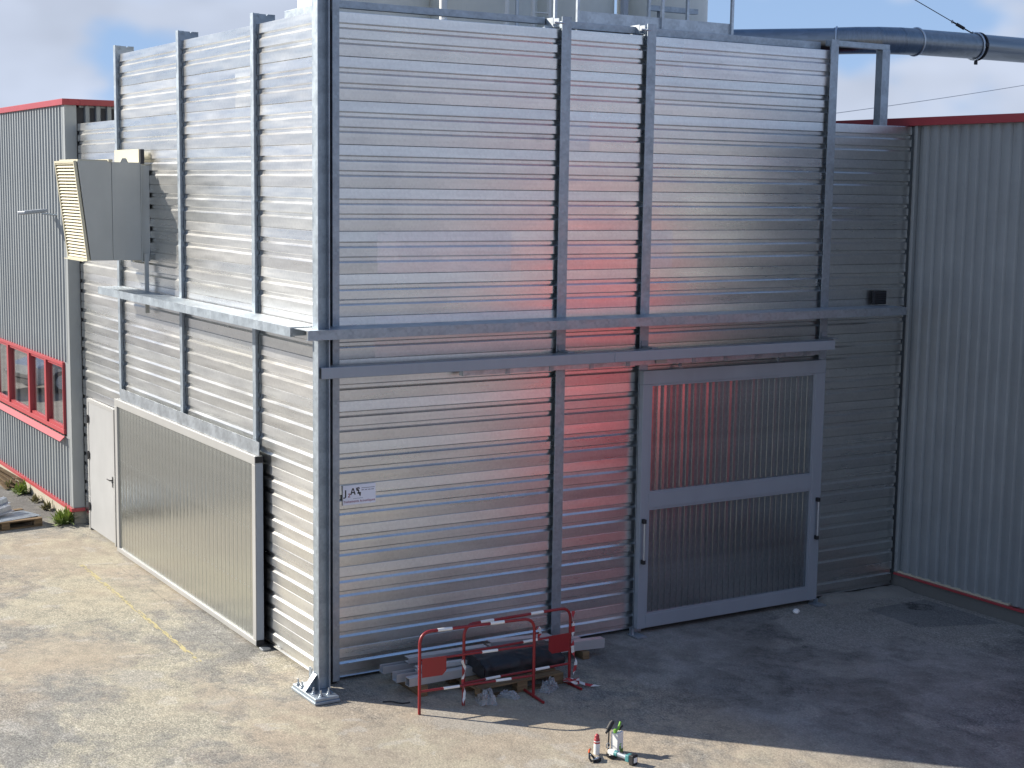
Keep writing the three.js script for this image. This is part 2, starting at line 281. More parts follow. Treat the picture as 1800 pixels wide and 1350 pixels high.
// one cladding tray in section: [height, depth]; edges bow back a little, two recessed grooves
const TRAY = [[0.002, -0.045], [0.002, -0.0075], [0.006, -0.0032], [0.132, 0], [0.158, -GD], [0.193, -GD], [0.210, 0], [0.306, 0], [0.332, -GD], [0.368, -GD], [0.385, 0], [0.499, -0.0055], [0.503, -0.009], [0.503, -0.045]];
const CUT = [[0.14, -0.045], [0.142, -0.005], ...TRAY.slice(4)];
const trayGeo = {};
function tray(axis, length, seed, profile, key) {
  const k = axis + length.toFixed(3) + seed + key; if (trayGeo[k]) return trayGeo[k];
  const r = rng(seed * 31 + Math.round(length * 100)), g = axis === 'x' ? fold(profile, length, (h, d, t) => [t, h, d], true) : fold(profile, length, (h, d, t) => [d, h, -t], true);
  const uv = g.attributes.uv, ox = r() * 4, oy = r() * 4; for (let i = 0; i < uv.count; i++) uv.setXY(i, uv.getX(i) + ox, uv.getY(i) + oy);
  return (trayGeo[k] = g);
}
function bay(axis, from, to, topRow, patches = {}) { // along x: from < to ; along z: from > to (towards -z)
  const L = Math.abs(to - from);
  for (let k = topRow; k < 16; k++) {
    const yb = TOP - (k + 1) * P, cut = k === 15, pieces = patches[k] ? patches[k] : [[0, L, false]];
    for (const [s, e, film] of pieces) {
      const o = part(box, 'cladding_panel', tray(axis, e - s, Math.floor(rand() * 5), cut ? CUT : TRAY, cut ? 'c' : 'f'), film ? M.film : M.panels[Math.floor(rand() * M.panels.length)]);
      const lean = (rand() - 0.5) * 0.0012;
      if (axis === 'x') { o.position.set(from + s, yb, 0); o.rotation.x = lean; } else { o.position.set(0, yb, from - s); o.rotation.z = lean; o.scale.x = -1; }
    }
  }
}
// front wall (facing +z) and side wall (facing -x)
bay('x', 0.17, 3.30, 0, { 5: [[0, 0.55, false], [0.55, 2.42, true], [2.42, 3.13, false]], 7: [[0, 0.52, false], [0.52, 3.13, true]] });
bay('x', 3.35, 4.627, 0, { 2: [[0, 0.4, true], [0.4, 1.277, false]] });
bay('x', 4.677, 7.832, 0, { 0: [[0, 0.55, false], [0.55, 3.155, true]], 5: [[0, 0.45, true], [0.45, 3.155, false]] });
bay('x', 7.882, 9.5, 2);
bay('z', 0.1, -1.965, 0, { 7: [[0, 1.1, false], [1.1, 2.065, false]] });
bay('z', -2.015, -4.745, 0, { 1: [[0, 0.7, false], [0.7, 2.73, false]] });
bay('z', -4.795, -7.665, 0, { 8: [[0, 0.9, false], [0.9, 2.87, false]] });
bay('z', -7.715, -10.03, 2);
part(box, 'wall_core', mg(bx(0.07, 7.84, 0.05, 7.93, -0.15, -0.055), bx(7.84, 9.54, 0.05, 6.92, -0.15, -0.055)), M.dark);
part(box, 'wall_core', mg(bx(0.055, 0.15, 0.05, 7.93, -7.69, -0.16), bx(0.055, 0.15, 0.05, 6.92, -10.04, -7.69)), M.dark);
// posts: I section, outer flange proud of the cladding
function iPost(h, w = 0.07) { return mg(bx(-w, w, 0, h, 0.045, 0.057), bx(-0.006, 0.006, 0, h, -0.045, 0.045)); }
const rnd2 = () => (rand() - 0.5) * 3;
for (const [x, h, y0] of [[3.325, 8.13, 0], [4.652, 8.13, 0], [7.857, 8.13, 0]]) { const o = part(box, 'post', uvm(iPost(h - y0), rnd2(), rnd2()), M.galv); o.position.set(x, y0, 0); }
for (const [z, h] of [[-1.99, 8.12], [-4.77, 8.12], [-7.69, 8.12]]) {
  const o = part(box, 'post', uvm(iPost(h - 2.56, 0.05), rnd2(), rnd2()), M.galv); o.position.set(0, 2.56, z); o.rotation.y = -Math.PI / 2;
  const s = new THREE.Shape(); s.moveTo(0, 0); s.lineTo(0.30, 0); s.lineTo(0.30, 0.13); s.lineTo(0.20, 0.13); s.lineTo(0.185, 0.11); s.lineTo(0.17, 0.13); s.lineTo(0, 0.13); s.closePath();
  const hole = new THREE.Path(); hole.absarc(0.06, 0.085, 0.022, 0, Math.PI * 2, true); s.holes.push(hole);
  const g = new THREE.ExtrudeGeometry(s, { depth: 0.012, bevelEnabled: false }); uvm(g); const b = part(o, 'lifting_bracket', g, M.galv); b.rotation.y = Math.PI / 2; b.position.set(0.0, 7.985 - 2.56, 0.044);
}
part(box, 'post', mg(bx(7.99 + 0.86, 9.0, 6.97, 8.05, -0.145, -0.01, 0.004)), M.galv).position.y = 0;
part(box, 'cross_beam', bx(7.835, 9.0, 8.05, 8.13, -0.12, -0.02, 0.004), M.galv);
// corner column on its base plate
{
  const c = part(box, 'corner_column', mg(bx(-0.245, -0.231, 0.075, 8.4, 0.27, 0.42), bx(-0.109, -0.095, 0.075, 8.4, 0.27, 0.42), bx(-0.231, -0.109, 0.075, 8.4, 0.33, 0.34)), M.galv);
  part(c, 'casing', bx(-0.09, 0.005, 0.17, 8.4, 0.04, 0.2, 0.005), M.galv);
  part(c, 'flashing', bx(0.085, 0.175, 0.04, 8.4, 0.02, 0.10, 0.004), M.galv);
  part(c, 'corner_infill', mg(bx(0.01, 0.08, 0.17, 8.4, -0.02, 0.03), bx(-0.0945, -0.0905, 0.03, 8.4, 0.03, 0.41)), M.dark);
  part(c, 'foot_pad', bx(-0.02, 0.16, 0.004, 0.165, -0.045, 0.05), M.black);
  part(c, 'base_plate', mg(bx(-0.415, -0.09, 0.004, 0.038, 0.0, 0.69, 0.006), bx(-0.40, -0.10, 0.038, 0.074, 0.01, 0.67, 0.006)), M.galv);
  const gus = prism([[-0.40, 0.0], [-0.247, 0.0], [-0.247, 0.2], [-0.262, 0.2]], -0.006, 0.006); gus.translate(0, 0.0745, 0.30); part(c, 'gusset', gus, M.galv);
  part(c, 'brace_plate', (() => { const g = bx(-0.115, 0.115, -0.005, 0.005, -0.035, 0.035); g.rotateZ(0.9); g.translate(-0.325, 0.175, 0.345); return g; })(), M.bright);
  part(c, 'brace_plate', bx(-0.247 - 0.012, -0.247, 0.075, 0.31, 0.17, 0.25), M.galv);
  for (const [x, z] of [[-0.36, 0.08], [-0.33, 0.46], [-0.30, 0.6], [-0.18, 0.56], [-0.36, 0.2]]) { const g = mg(new THREE.CylinderGeometry(0.034, 0.034, 0.006, 16).translate(0, 0.003, 0), new THREE.CylinderGeometry(0.02, 0.02, 0.022, 6).translate(0, 0.017, 0), new THREE.CylinderGeometry(0.011, 0.011, 0.05, 10).translate(0, 0.05, 0)); const b = part(c, 'anchor_bolt', g, M.bright); b.position.set(x, 0.0745, z); }
}
// ledges: folded channels all round at mid height
{
  const secF = [[0.06, 4.353], [0.5, 4.353], [0.5, 4.24], [0.44, 4.24], [0.44, 4.247], [0.492, 4.247], [0.492, 4.345], [0.06, 4.345]];
  const g = prism(secF.map(([z, y]) => [-z, y]), -0.405, 9.04); g.rotateY(Math.PI / 2); part(box, 'ledge_beam', uvm(g), M.galv);
  const secL = [[0.06, 4.362], [0.45, 4.362], [0.45, 4.25], [0.39, 4.25], [0.39, 4.257], [0.442, 4.257], [0.442, 4.354], [0.06, 4.354]];
  const h = prism(secL.map(([x, y]) => [-x, y]), -7.48, 0.095); part(box, 'ledge_beam', uvm(h), M.galv);
  part(box, 'ledge_end_plate', bx(-0.44, -0.25, 4.262, 4.35, 0.096, 0.104), M.bright);
  part(box, 'ledge_bracket', bx(-0.09, 0.0, 4.04, 4.235, 0.202, 0.214), M.galv);
}
// header above the sliding door, guide rail with clips
part(box, 'header_beam', mg(bx(-0.215, 3.9, 3.782, 3.915, 0.215, 0.45, 0.006), bx(3.903, 7.72, 3.782, 3.915, 0.215, 0.45, 0.006)), M.frame);
part(box, 'header_end_cap', bx(-0.223, -0.216, 3.79, 3.908, 0.43, 0.445), M.dark);
for (const x of [3.325, 4.652, 7.857]) part(box, 'header_bracket', mg(bx(x - 0.05, x + 0.05, 3.93, 4.0, 0.058, 0.068), bx(x - 0.05, x + 0.05, 3.916, 3.929, 0.068, 0.3), bx(x - 0.05, x + 0.05, 3.79, 3.91, 0.058, 0.214)), M.frame);
{
  const rail = part(box, 'guide_rail', mg(bx(1.85, 7.66, 3.762, 3.77, 0.09, 0.185), bx(1.85, 7.66, 3.69, 3.762, 0.177, 0.185), bx(1.85, 7.66, 3.69, 3.762, 0.09, 0.098), bx(1.85, 7.66, 3.69, 3.698, 0.098, 0.12), bx(1.85, 7.66, 3.69, 3.698, 0.155, 0.177)), M.bright);
  part(rail, 'rail_end_stop', bx(1.80, 1.851, 3.685, 3.775, 0.085, 0.19, 0.004), M.bright);
  for (const x of [2.45, 3.1, 3.72, 4.3, 5.4, 5.95, 6.5, 7.0, 7.4]) part(rail, 'rail_clip', mg(bx(x - 0.03, x + 0.03, 3.683, 3.79, 0.1855, 0.192), bx(x - 0.03, x + 0.03, 3.683, 3.689, 0.09, 0.1855)), M.galv);
  part(rail, 'junction_plate', bx(4.75, 4.93, 3.70, 3.79, 0.1925, 0.202), M.alu);
}
// ribbed infill: each slat is a shallow folded tray
function slatGeo(w, h, a, rib) { return fold([[0.0, -0.004], [0.0015, rib], [0.0075, rib], [0.011, 0], [w * 0.5, a], [w * 0.54, a - 0.0012], [w - 0.0015, a * 0.1], [w - 0.0005, -0.004]], h, (p, d, t) => [p, t, d]); }
// big sliding door on the front
{
  const d = sub(box, 'sliding_door'); d.position.set(0.05, -0.012, -0.125); part(d, 'door_stile', bx(4.53, 4.665, 0.08, 3.429, 0.195, 0.285, 0.006), M.frame); part(d, 'door_stile', bx(7.60, 7.78, 0.08, 3.429, 0.195, 0.285, 0.006), M.frame);
  part(d, 'door_rail', bx(4.53, 7.78, 3.43, 3.615, 0.19, 0.287, 0.006), M.frame); part(d, 'door_rail', bx(4.666, 7.599, 1.74, 1.95, 0.195, 0.283, 0.006), M.frame); part(d, 'door_rail', bx(4.666, 7.599, 0.082, 0.265, 0.195, 0.283, 0.006), M.frame);
  part(d, 'frame_bead', mg(bx(4.666, 4.69, 0.266, 1.739, 0.25, 0.276), bx(7.575, 7.598, 0.266, 1.739, 0.25, 0.276), bx(4.666, 4.69, 1.951, 3.429, 0.25, 0.276), bx(7.575, 7.598, 1.951, 3.429, 0.25, 0.276), bx(4.691, 7.574, 1.951, 1.972, 0.25, 0.276), bx(4.691, 7.574, 3.405, 3.428, 0.25, 0.276), bx(4.691, 7.574, 0.266, 0.288, 0.25, 0.276), bx(4.691, 7.574, 1.715, 1.738, 0.25, 0.276)), M.frame);
  const N = 28, w = 2.882 / N, gs = [0, 1, 2].map((k) => slatGeo(w, 1.43, 0.0016 + 0.0010 * k, 0.007)), gl = [0, 1, 2].map((k) => slatGeo(w, 1.425, 0.0016 + 0.0010 * k, 0.007));
  for (let i = 0; i < N; i++) { let o = part(d, 'door_slat', gs[(i * 5 + (i >> 2)) % 3], M.slat); o.position.set(4.692 + i * w, 1.973, 0.245); o.rotation.y = (rand() - 0.5) * 0.02; o = part(d, 'door_slat', gl[(i * 5 + (i >> 2)) % 3], M.slat); o.position.set(4.692 + i * w, 0.289, 0.245); o.rotation.y = (rand() - 0.5) * 0.02; }
  part(d, 'door_back', bx(4.67, 7.59, 0.27, 3.42, 0.20, 0.225), M.dark);
  for (const x of [4.575, 7.70]) { part(d, 'pull_handle', bar([x, 1.04, 0.335], [x, 1.56, 0.335], 0.016, 12), M.bright); part(d, 'handle_mount', mg(bx(x - 0.022, x + 0.022, 1.55, 1.61, 0.287, 0.352, 0.008)), M.black); part(d, 'handle_mount', mg(bx(x - 0.022, x + 0.022, 0.99, 1.05, 0.287, 0.352, 0.008)), M.black); }
  for (const x of [5.2, 6.95]) part(d, 'hanger', mg(bx(x - 0.05, x + 0.05, 3.616, 3.622, 0.17, 0.23), bx(x - 0.012, x + 0.012, 3.622, 3.685, 0.19, 0.205), bar([x - 0.02, 3.66, 0.1975], [x + 0.02, 3.66, 0.1975], 0.02, 10)), M.bright);
  part(box, 'floor_guide', mg(bx(4.44, 4.60, 0.004, 0.02, 0.12, 0.36), bx(4.47, 4.49, 0.02, 0.10, 0.13, 0.2)), M.galv);
  part(box, 'floor_guide', mg(bx(7.70, 7.86, 0.004, 0.02, 0.12, 0.34), bx(7.80, 7.82, 0.02, 0.09, 0.13, 0.2)), M.galv);
}
// low sliding panel on the side wall
{
  const X = -0.13, x0 = -0.16, x1 = -0.05;
  const d = sub(box, 'sliding_panel', 'low wide sliding panel with pale frame and vertical ribs'); part(d, 'panel_stile', bx(x0, x1, 0.03, 2.419, -7.70, -7.58, 0.005), M.alu); part(d, 'panel_stile', bx(x0, x1, 0.101, 2.419, -1.84, -1.73, 0.005), M.alu);
  part(d, 'panel_rail', bx(x0 - 0.003, x1, 2.42, 2.535, -7.70, -1.73, 0.005), M.alu); part(d, 'panel_rail', bx(x0 - 0.003, x1, 0.03, 0.10, -7.58, -1.73, 0.005), M.alu);
  part(d, 'end_cover', bx(x0 + 0.01, x1 - 0.005, 0.11, 2.44, -1.7295, -1.722), M.frame); part(d, 'corner_cap', bx(x0 + 0.004, x1 - 0.002, 2.45, 2.53, -1.7295, -1.72), M.black); part(d, 'corner_cap', bx(x0 + 0.004, x1 - 0.002, 0.035, 0.105, -1.7295, -1.72), M.black);
  const N = 38, w = 5.738 / N, gs = [0, 1, 2].map((k) => slatGeo(w, 2.318, 0.002 + 0.0012 * k, 0.003));
  for (let i = 0; i < N; i++) { const o = part(d, 'panel_slat', gs[(i * 7 + (i >> 2)) % 3], M.sideSlat); o.position.set(X, 0.101, -7.578 + i * w); o.rotation.y = -Math.PI / 2 + (rand() - 0.5) * 0.022; }
  part(d, 'panel_back', bx(-0.1, -0.08, 0.1, 2.42, -7.59, -1.83), M.dark);
  // flashing above with small hooks
  const f = part(box, 'top_flashing', mg(bx(-0.118, -0.108, 2.545, 2.72, -7.5, -1.70), ), M.bright);
  for (let i = 0; i < 7; i++) { const z = -7.35 + i * 0.88; part(f, 'hook', mg(bx(-0.11, -0.069, 2.546, 2.56, z - 0.03, z + 0.03), bx(-0.078, -0.069, 2.56, 2.62, z - 0.008, z + 0.008)), M.bright); }
  part(box, 'floor_shoe', bx(-0.14, -0.03, 0.004, 0.03, -1.68, -1.56, 0.004), M.bright);
}
// personnel door
{
  const zA = -9.58, zB = -8.06;
  const d = part(box, 'personnel_door', bx(-0.062, -0.012, 0.04, 2.24, zA + 0.07, zB - 0.06, 0.004), M.door, 'plain grey steel door with black hinges');
  part(d, 'door_frame', mg(bx(-0.07, -0.002, 0.01, 2.30, zA, zA + 0.065), bx(-0.07, -0.002, 0.01, 2.30, zB - 0.055, zB), bx(-0.07, -0.002, 2.245, 2.30, zA + 0.065, zB - 0.055)), M.alu);
  for (const y of [0.42, 1.32, 1.95]) part(d, 'hinge', mg(bx(-0.085, -0.0705, y - 0.05, y + 0.05, zA + 0.03, zA + 0.11, 0.005), bar([-0.085, y - 0.07, zA + 0.068], [-0.085, y + 0.07, zA + 0.068], 0.014, 10)), M.black);
  part(d, 'door_handle', mg(bx(-0.07, -0.0625, 0.98, 1.16, zB - 0.15, zB - 0.10, 0.003), bar([-0.065, 1.1, zB - 0.125], [-0.12, 1.1, zB - 0.125], 0.011, 10), bar([-0.115, 1.1, zB - 0.12], [-0.115, 1.1, zB - 0.27], 0.011, 10)), M.black);
}
// roof edge beams
part(box, 'roof_beam', bx(0.05, 3.17, 8.05, 8.135, -0.28, -0.21, 0.004), M.galv); part(box, 'roof_beam', bx(3.38, 4.52, 8.01, 8.10, -0.2, -0.12, 0.004), M.galv); part(box, 'roof_beam', bx(4.70, 7.75, 8.0, 8.10, -0.2, -0.12, 0.004), M.galv);
for (const x of [3.19, 4.53]) part(box, 'beam_bracket', mg(bx(x - 0.01, x + 0.085, 8.0, 8.01, -0.25, -0.02), bx(x - 0.01, x - 0.002, 8.01, 8.12, -0.25, -0.04), bx(x + 0.077, x + 0.085, 8.01, 8.12, -0.25, -0.04), bar([x + 0.1, 8.05, 0.05], [x - 0.05, 8.05, 0.05], 0.012, 8)), M.bright);
part(box, 'roof_beam', bx(0.2, 0.28, 8.01, 8.12, -1.55, -0.3, 0.004), M.galv);
// small black louvre box on the low wall
{
  const o = thing('vent_box', 'small square black box fixed to the wall above the ledge near the inner corner', 'vent', [8.93, 4.356, 0]);
  part(o, 'housing', mg(bx(-0.12, 0.12, 0.01, 0.21, 0.03, 0.085, 0.006), bx(-0.1, 0.1, 0.03, 0.18, 0.003, 0.03)), M.black);
  for (let k = 0; k < 5; k++) { const g = bx(-0.1, 0.1, -0.003, 0.003, -0.012, 0.012); g.rotateX(0.6); g.translate(0, 0.045 + k * 0.033, 0.089); part(o, 'louvre', g, M.dark); }
}
// sign plate
{
  const c = document.createElement('canvas'); c.width = 512; c.height = 288; const x = c.getContext('2d');
  x.fillStyle = '#e6e8f2'; x.fillRect(0, 0, 512, 288);
  x.fillStyle = '#0c0c12'; x.font = 'bold 132px sans-serif'; x.fillText('J', 18, 160); x.fillText('A', 112, 142); x.fillStyle = '#8d2b3a'; x.font = 'bold 78px sans-serif'; x.fillText('2', 74, 176);
  x.fillStyle = '#0a0a10'; // running black emblem of blocks after the letters
  for (const [px, py, w, h] of [[205, 44, 26, 30], [225, 38, 30, 14], [212, 70, 40, 22], [236, 88, 18, 30], [226, 112, 54, 24], [252, 132, 26, 26], [262, 156, 12, 16], [240, 46, 20, 18]]) x.fillRect(px, py, w, h);
  x.fillStyle = '#555869'; for (let i = 0; i < 20; i++) { x.fillRect(290 + i * 10.4, 48, 7, 10); if (i % 5 !== 4) x.fillRect(290 + i * 10.4, 76, 7, 14); } x.fillStyle = '#7d8091'; for (let i = 0; i < 14; i++) x.fillRect(160 + i * 11, 196, 8, 8);
  x.fillStyle = '#7c1430'; x.font = 'bold 46px sans-serif'; x.fillText('Traitements Acoustiques', 8, 258, 496);
  const t = new THREE.CanvasTexture(c); t.colorSpace = THREE.SRGBColorSpace;
  const o = thing('wall_sign', 'small white sign plate with black letters and red text beside the corner column', 'sign', [0.475, 2.30, 0.012]);
  part(o, 'plate', bx(-0.22, 0.22, -0.122, 0.122, -0.008, 0.004, 0.002), M.white);
  const g = new THREE.PlaneGeometry(0.434, 0.238); g.translate(0, 0, 0.0055); part(o, 'print', g, mat({ color: col(1, 1, 1), roughness: 0.35, map: t }));
}

// ================================================================ halls with vertical ribbed cladding
const PITCH = 0.19, RIB = [[0, 0], [0.08, 0], [0.10, 0.042], [0.165, 0.042], [0.19, 0]];
const sheetGeo = {};
function sheet(n, h, z) { // n ribs, runs along +u, height h, ribs stand out along +w
  const k = n + '_' + h.toFixed(3); if (sheetGeo[k]) return sheetGeo[k];
  const pr = []; for (let i = 0; i < n; i++) for (const [a, b] of i ? RIB.slice(1) : RIB) pr.push([a + i * PITCH, b]);
  return (sheetGeo[k] = fold(pr, h, (a, d, t) => [a, t, d]));
}
function sheets(parent, along, n, h, pos) { // along: 'x' faces +z ; 'z' faces -x, running towards +z
  const o = part(parent, 'cladding_sheet', sheet(n, h), M.clad[Math.floor(rand() * 3)]); o.position.set(...pos); if (along === 'z') o.rotation.y = -Math.PI / 2; return o;
}
// hall on the left, behind the enclosure
{
  const b = thing('ribbed_hall', 'grey ribbed industrial hall with red coping and red framed windows on the left', 'building');
  const X = -0.2, ZE = -10.07, ZB = -36;
  part(b, 'body', mg(bx(X + 0.12, 14, 0.3, 7.25, ZB, -10.55), bx(X + 0.04, X + 0.12, 0.3, 1.5, ZB, -10.2), bx(X + 0.04, X + 0.12, 2.86, 7.25, ZB, -10.2), bx(X + 0.04, X + 0.12, 1.5, 2.86, ZB, -17.2), bx(X + 0.12, 0.0, 0.3, 7.25, -10.55, -10.12), bx(X + 0.04, X + 0.12, 1.5, 2.86, -10.38, -10.2), bx(0.0, 14, 6.5, 7.25, -10.55, -10.12)), M.interior);
  part(b, 'plinth', mg(bx(X + 0.02, X + 0.3, 0, 0.25, ZB, ZE - 0.03)), M.plinth);
  const n = 5, w = n * PITCH; let z = ZE - 0.12 - w, i = 0;
  for (; z > ZB; z -= w, i++) {
    if (z > -18) { sheets(b, 'z', n, 1.2, [X + 0.035, 0.29, z]); sheets(b, 'z', n, 4.46, [X + 0.035, 2.84, z]); if (z < -17.1) sheets(b, 'z', n, 1.355, [X + 0.035, 1.488, z]); } else sheets(b, 'z', n, 7.0, [X + 0.035, 0.29, z]);
  }
  part(b, 'cladding_sheet', bx(X - 0.004, X + 0.02, 1.492, 2.84, -10.40, ZE - 0.121), M.clad[0]);
  part(b, 'corner_flashing', mg(bx(X - 0.005, X + 0.005, 0.29, 7.29, ZE - 0.13, ZE), bx(X + 0.005, X + 0.2, 0.29, 7.29, ZE - 0.01, ZE)), M.clad[2]);
  for (let k = 0; k < 14; k++) sheets(b, 'x', 5, 1.2, [0.06 + k * w, 6.09, ZE - 0.055]);
  part(b, 'coping', mg(bx(X - 0.05, X + 0.25, 7.285, 7.39, ZB, ZE + 0.04, 0.006)), M.red); part(b, 'coping', bx(X + 0.251, 14, 7.285, 7.39, ZE - 0.26, ZE + 0.04, 0.006), M.red);
  part(b, 'base_flashing', bx(X - 0.045, X + 0.03, 0.225, 0.288, ZB, ZE + 0.03, 0.004), M.red); part(b, 'base_flashing', bx(X + 0.031, 0.0, 0.225, 0.288, ZE - 0.02, ZE + 0.03, 0.004), M.red);
  part(b, 'roof', bx(X + 0.25, 14, 7.26, 7.33, ZB, -10.34), M.frame);
  // window band
  const zs = [-10.40, -11.58, -12.78, -14.4, -15.6, -16.4, -17.05];
  const f = part(b, 'window_band', mg(bx(X - 0.05, X + 0.06, 2.78, 2.838, zs[6], zs[0], 0.004), bx(X - 0.05, X + 0.06, 1.56, 1.64, zs[6], zs[0], 0.004)), M.red);
  for (let k = 0; k < 7; k++) part(f, 'mullion', bx(X - 0.052, X + 0.06, 1.645, 2.776, zs[k] - (k === 0 ? 0.03 : 0.06), zs[k] + (k === 0 ? 0.0 : 0.06), 0.004), M.red);
  part(f, 'sill', (() => { const g = bx(-0.11, 0.01, -0.006, 0.006, zs[6], zs[0] + 0.02); g.rotateZ(0.75); g.translate(X - 0.05, 1.515, 0); return g; })(), M.red);
  for (let k = 0; k < 6; k++) { part(f, 'pane', bx(X + 0.012, X + 0.018, 1.641, 2.779, zs[k + 1] + 0.061, zs[k] - (k ? 0.061 : 0.031)), M.glass); for (const [ya, yb] of [[1.642, 1.69], [2.735, 2.777]]) part(f, 'sash_rail', bx(X - 0.02, X + 0.03, ya, yb, zs[k + 1] + 0.062, zs[k] - (k ? 0.062 : 0.032)), M.red); }
}
// hall on the right, side wall running towards the camera
{
  const b = thing('ribbed_hall', 'grey ribbed industrial hall with dark red coping closing the yard on the right', 'building');
  const X = 9.56, Z1 = 11.4;
  part(b, 'body', mg(bx(X + 0.06, 24, 0, 6.98, -12, Z1 - 0.1)), M.clad[1]);
  part(b, 'plinth', bx(X + 0.005, X + 0.059, 0, 0.2, -0.1, Z1), M.concrete);
  part(b, 'foam_strip', bx(X + 0.0, X + 0.055, 0.235, 0.262, 0.0, 2.2), M.grille);
  part(b, 'base_flashing', bx(X - 0.035, X + 0.05, 0.202, 0.232, 0.02, 5.35, 0.003), M.red); part(b, 'base_flashing', bx(X - 0.035, X + 0.05, 0.202, 0.232, 10.35, Z1, 0.003), M.red);
  part(b, 'corner_flashing', bx(X - 0.02, X + 0.05, 0.25, 7.0, 0.012, 0.075, 0.003), M.clad[2]);
  const w = 5 * PITCH; for (let k = 0; k < 12; k++) { const z = 0.08 + k * w; if (z > 5.2 && z < 10.2) sheets(b, 'z', 5, 2.2, [X + 0.045, 4.8, z]); else sheets(b, 'z', 5, 6.75, [X + 0.045, 0.25, z]); }
  part(b, 'coping', bx(X - 0.06, X + 0.25, 6.985, 7.105, -12, Z1 + 0.05, 0.006), M.red);
  part(b, 'roof', bx(X + 0.251, 24, 6.985, 7.04, -12, Z1), M.frame);
  // tall red sectional door further along this wall, out of frame, mirrored in the cladding
  const d = part(b, 'sectional_door', mg(bx(X - 0.03, X + 0.04, 0.0, 4.8, 6.06, 6.22), bx(X - 0.03, X + 0.04, 0.0, 4.8, 10.3, 10.46), bx(X - 0.03, X + 0.04, 4.65, 4.8, 6.22, 10.3)), M.red);
  for (let k = 0; k < 8; k++) part(d, 'door_section', bx(X - 0.01, X + 0.035, 0.01 + k * 0.58, 0.01 + k * 0.58 + 0.572, 6.221, 10.299, 0.01), M.redDoor);
}

// ================================================================ ventilation unit on the side wall
{
  const v = thing('ventilation_unit', 'boxy grey ventilation unit with cream louvred face mounted high on the side wall', 'ventilation unit', [0, 4.83, -6.25]);
  const T0 = 1.47, D = 1.05;
  const hood = (x0, x1, xb) => { const s = new THREE.Shape(); s.moveTo(x0, T0); s.lineTo(x1, T0); s.lineTo(x1, 0); s.lineTo(xb, 0); s.closePath(); const g = new THREE.ExtrudeGeometry(s, { depth: D, bevelEnabled: false }); g.translate(0, 0, -D); return uvm(g); };
  part(v, 'hood', hood(-1.078, -0.575, -0.903), M.unit); part(v, 'body', bx(-0.57, -0.14, 0.0, T0 - 0.01, -D - 0.02, 0.012, 0.004), M.unit); part(v, 'mounting_collar', mg(bx(-0.139, -0.125, -0.03, T0 - 0.03, -D - 0.03, 0.03), bx(-0.125, -0.0, -0.02, T0 - 0.05, -D, 0.0)), M.unit);
  part(v, 'top_cover', bx(-0.62, -0.56, T0 - 0.008, T0 + 0.03, -D - 0.01, 0.018), M.grille); part(v, 'top_cover', bx(-1.06, -0.621, T0 + 0.0005, T0 + 0.02, -D + 0.02, -0.05), M.grille);
  const lug = prism([[-0.44, 0], [-0.32, 0], [-0.35, 0.06], [-0.41, 0.06]], -0.004, 0.004); lug.translate(0, T0 - 0.01, 0); part(v, 'lifting_lug', lug, M.unit);
  part(v, 'back_plate', bx(-0.14, -0.128, T0 - 0.029, T0 + 0.19, -1.25, -0.05), M.grille); part(v, 'control_box', bx(-0.13, -0.07, T0 - 0.03, T0 + 0.19, -0.12, 0.0), M.interior); part(v, 'bracket_post', mg(bx(-0.108, -0.05, -0.8, 0.1, 0.04, 0.075)), M.unit);
  // sloping louvred face
  const tilt = Math.atan2(1.09 - 0.915, T0), L = Math.hypot(0.175, T0), g = part(v, 'grille_frame', (() => { const q = mg(bx(-0.03, 0.012, 0, L, -0.03, 0), bx(-0.03, 0.012, 0, L, -D, -D + 0.03), bx(-0.03, 0.012, 0, 0.03, -D + 0.03, -0.03), bx(-0.03, 0.012, L - 0.03, L, -D + 0.03, -0.03), bx(0.004, 0.012, 0.03, L - 0.03, -D * 0.36, -D * 0.36 + 0.02), bx(0.004, 0.012, 0.03, L - 0.03, -D * 0.68, -D * 0.68 + 0.02)); return q; })(), M.grille);
  g.rotation.z = tilt; g.position.set(-0.932, 0, 0);
  part(g, 'filter_screen', bx(0.0125, 0.0155, 0.01, L - 0.01, -D + 0.01, -0.01), M.screen);
  const lg = bx(-0.017, 0.017, -0.0025, 0.0025, -D + 0.031, -0.031); lg.rotateZ(0.7);
  for (let k = 0; k < 30; k++) { const o = part(g, 'louvre', lg, M.grille); o.position.set(-0.012, 0.05 + k * (L - 0.09) / 29, 0); }
  const stay = part(v, 'grille_stay', bx(-1.02, -0.95, 0.0, 0.01, -D, 0.0), M.grille); stay.position.y = -0.012;
}
// wall lamp on the left hall
{
  const o = thing('wall_floodlight', 'slim grey floodlight on a bracket on the ribbed left hall', 'lamp', [-0.165, 5.40, -10.75]);
  const head = bx(-0.26, 0.26, -0.03, 0.03, -0.1, 0.1, 0.02); head.rotateY(0.5); head.rotateZ(0.08); head.translate(-0.42, 0.06, -0.1); part(o, 'lamp_head', head, M.frame);
  part(o, 'bracket', mg(bar([0.0, 0, 0], [-0.28, 0.03, -0.02], 0.016, 10), bx(-0.02, 0.02, -0.06, 0.06, -0.05, 0.05, 0.005)), M.galv);
  const lens = bx(-0.2, 0.2, -0.036, -0.031, -0.075, 0.075); lens.rotateY(0.5); lens.rotateZ(0.08); lens.translate(-0.42, 0.06, -0.1); part(o, 'lens', lens, M.white);
}

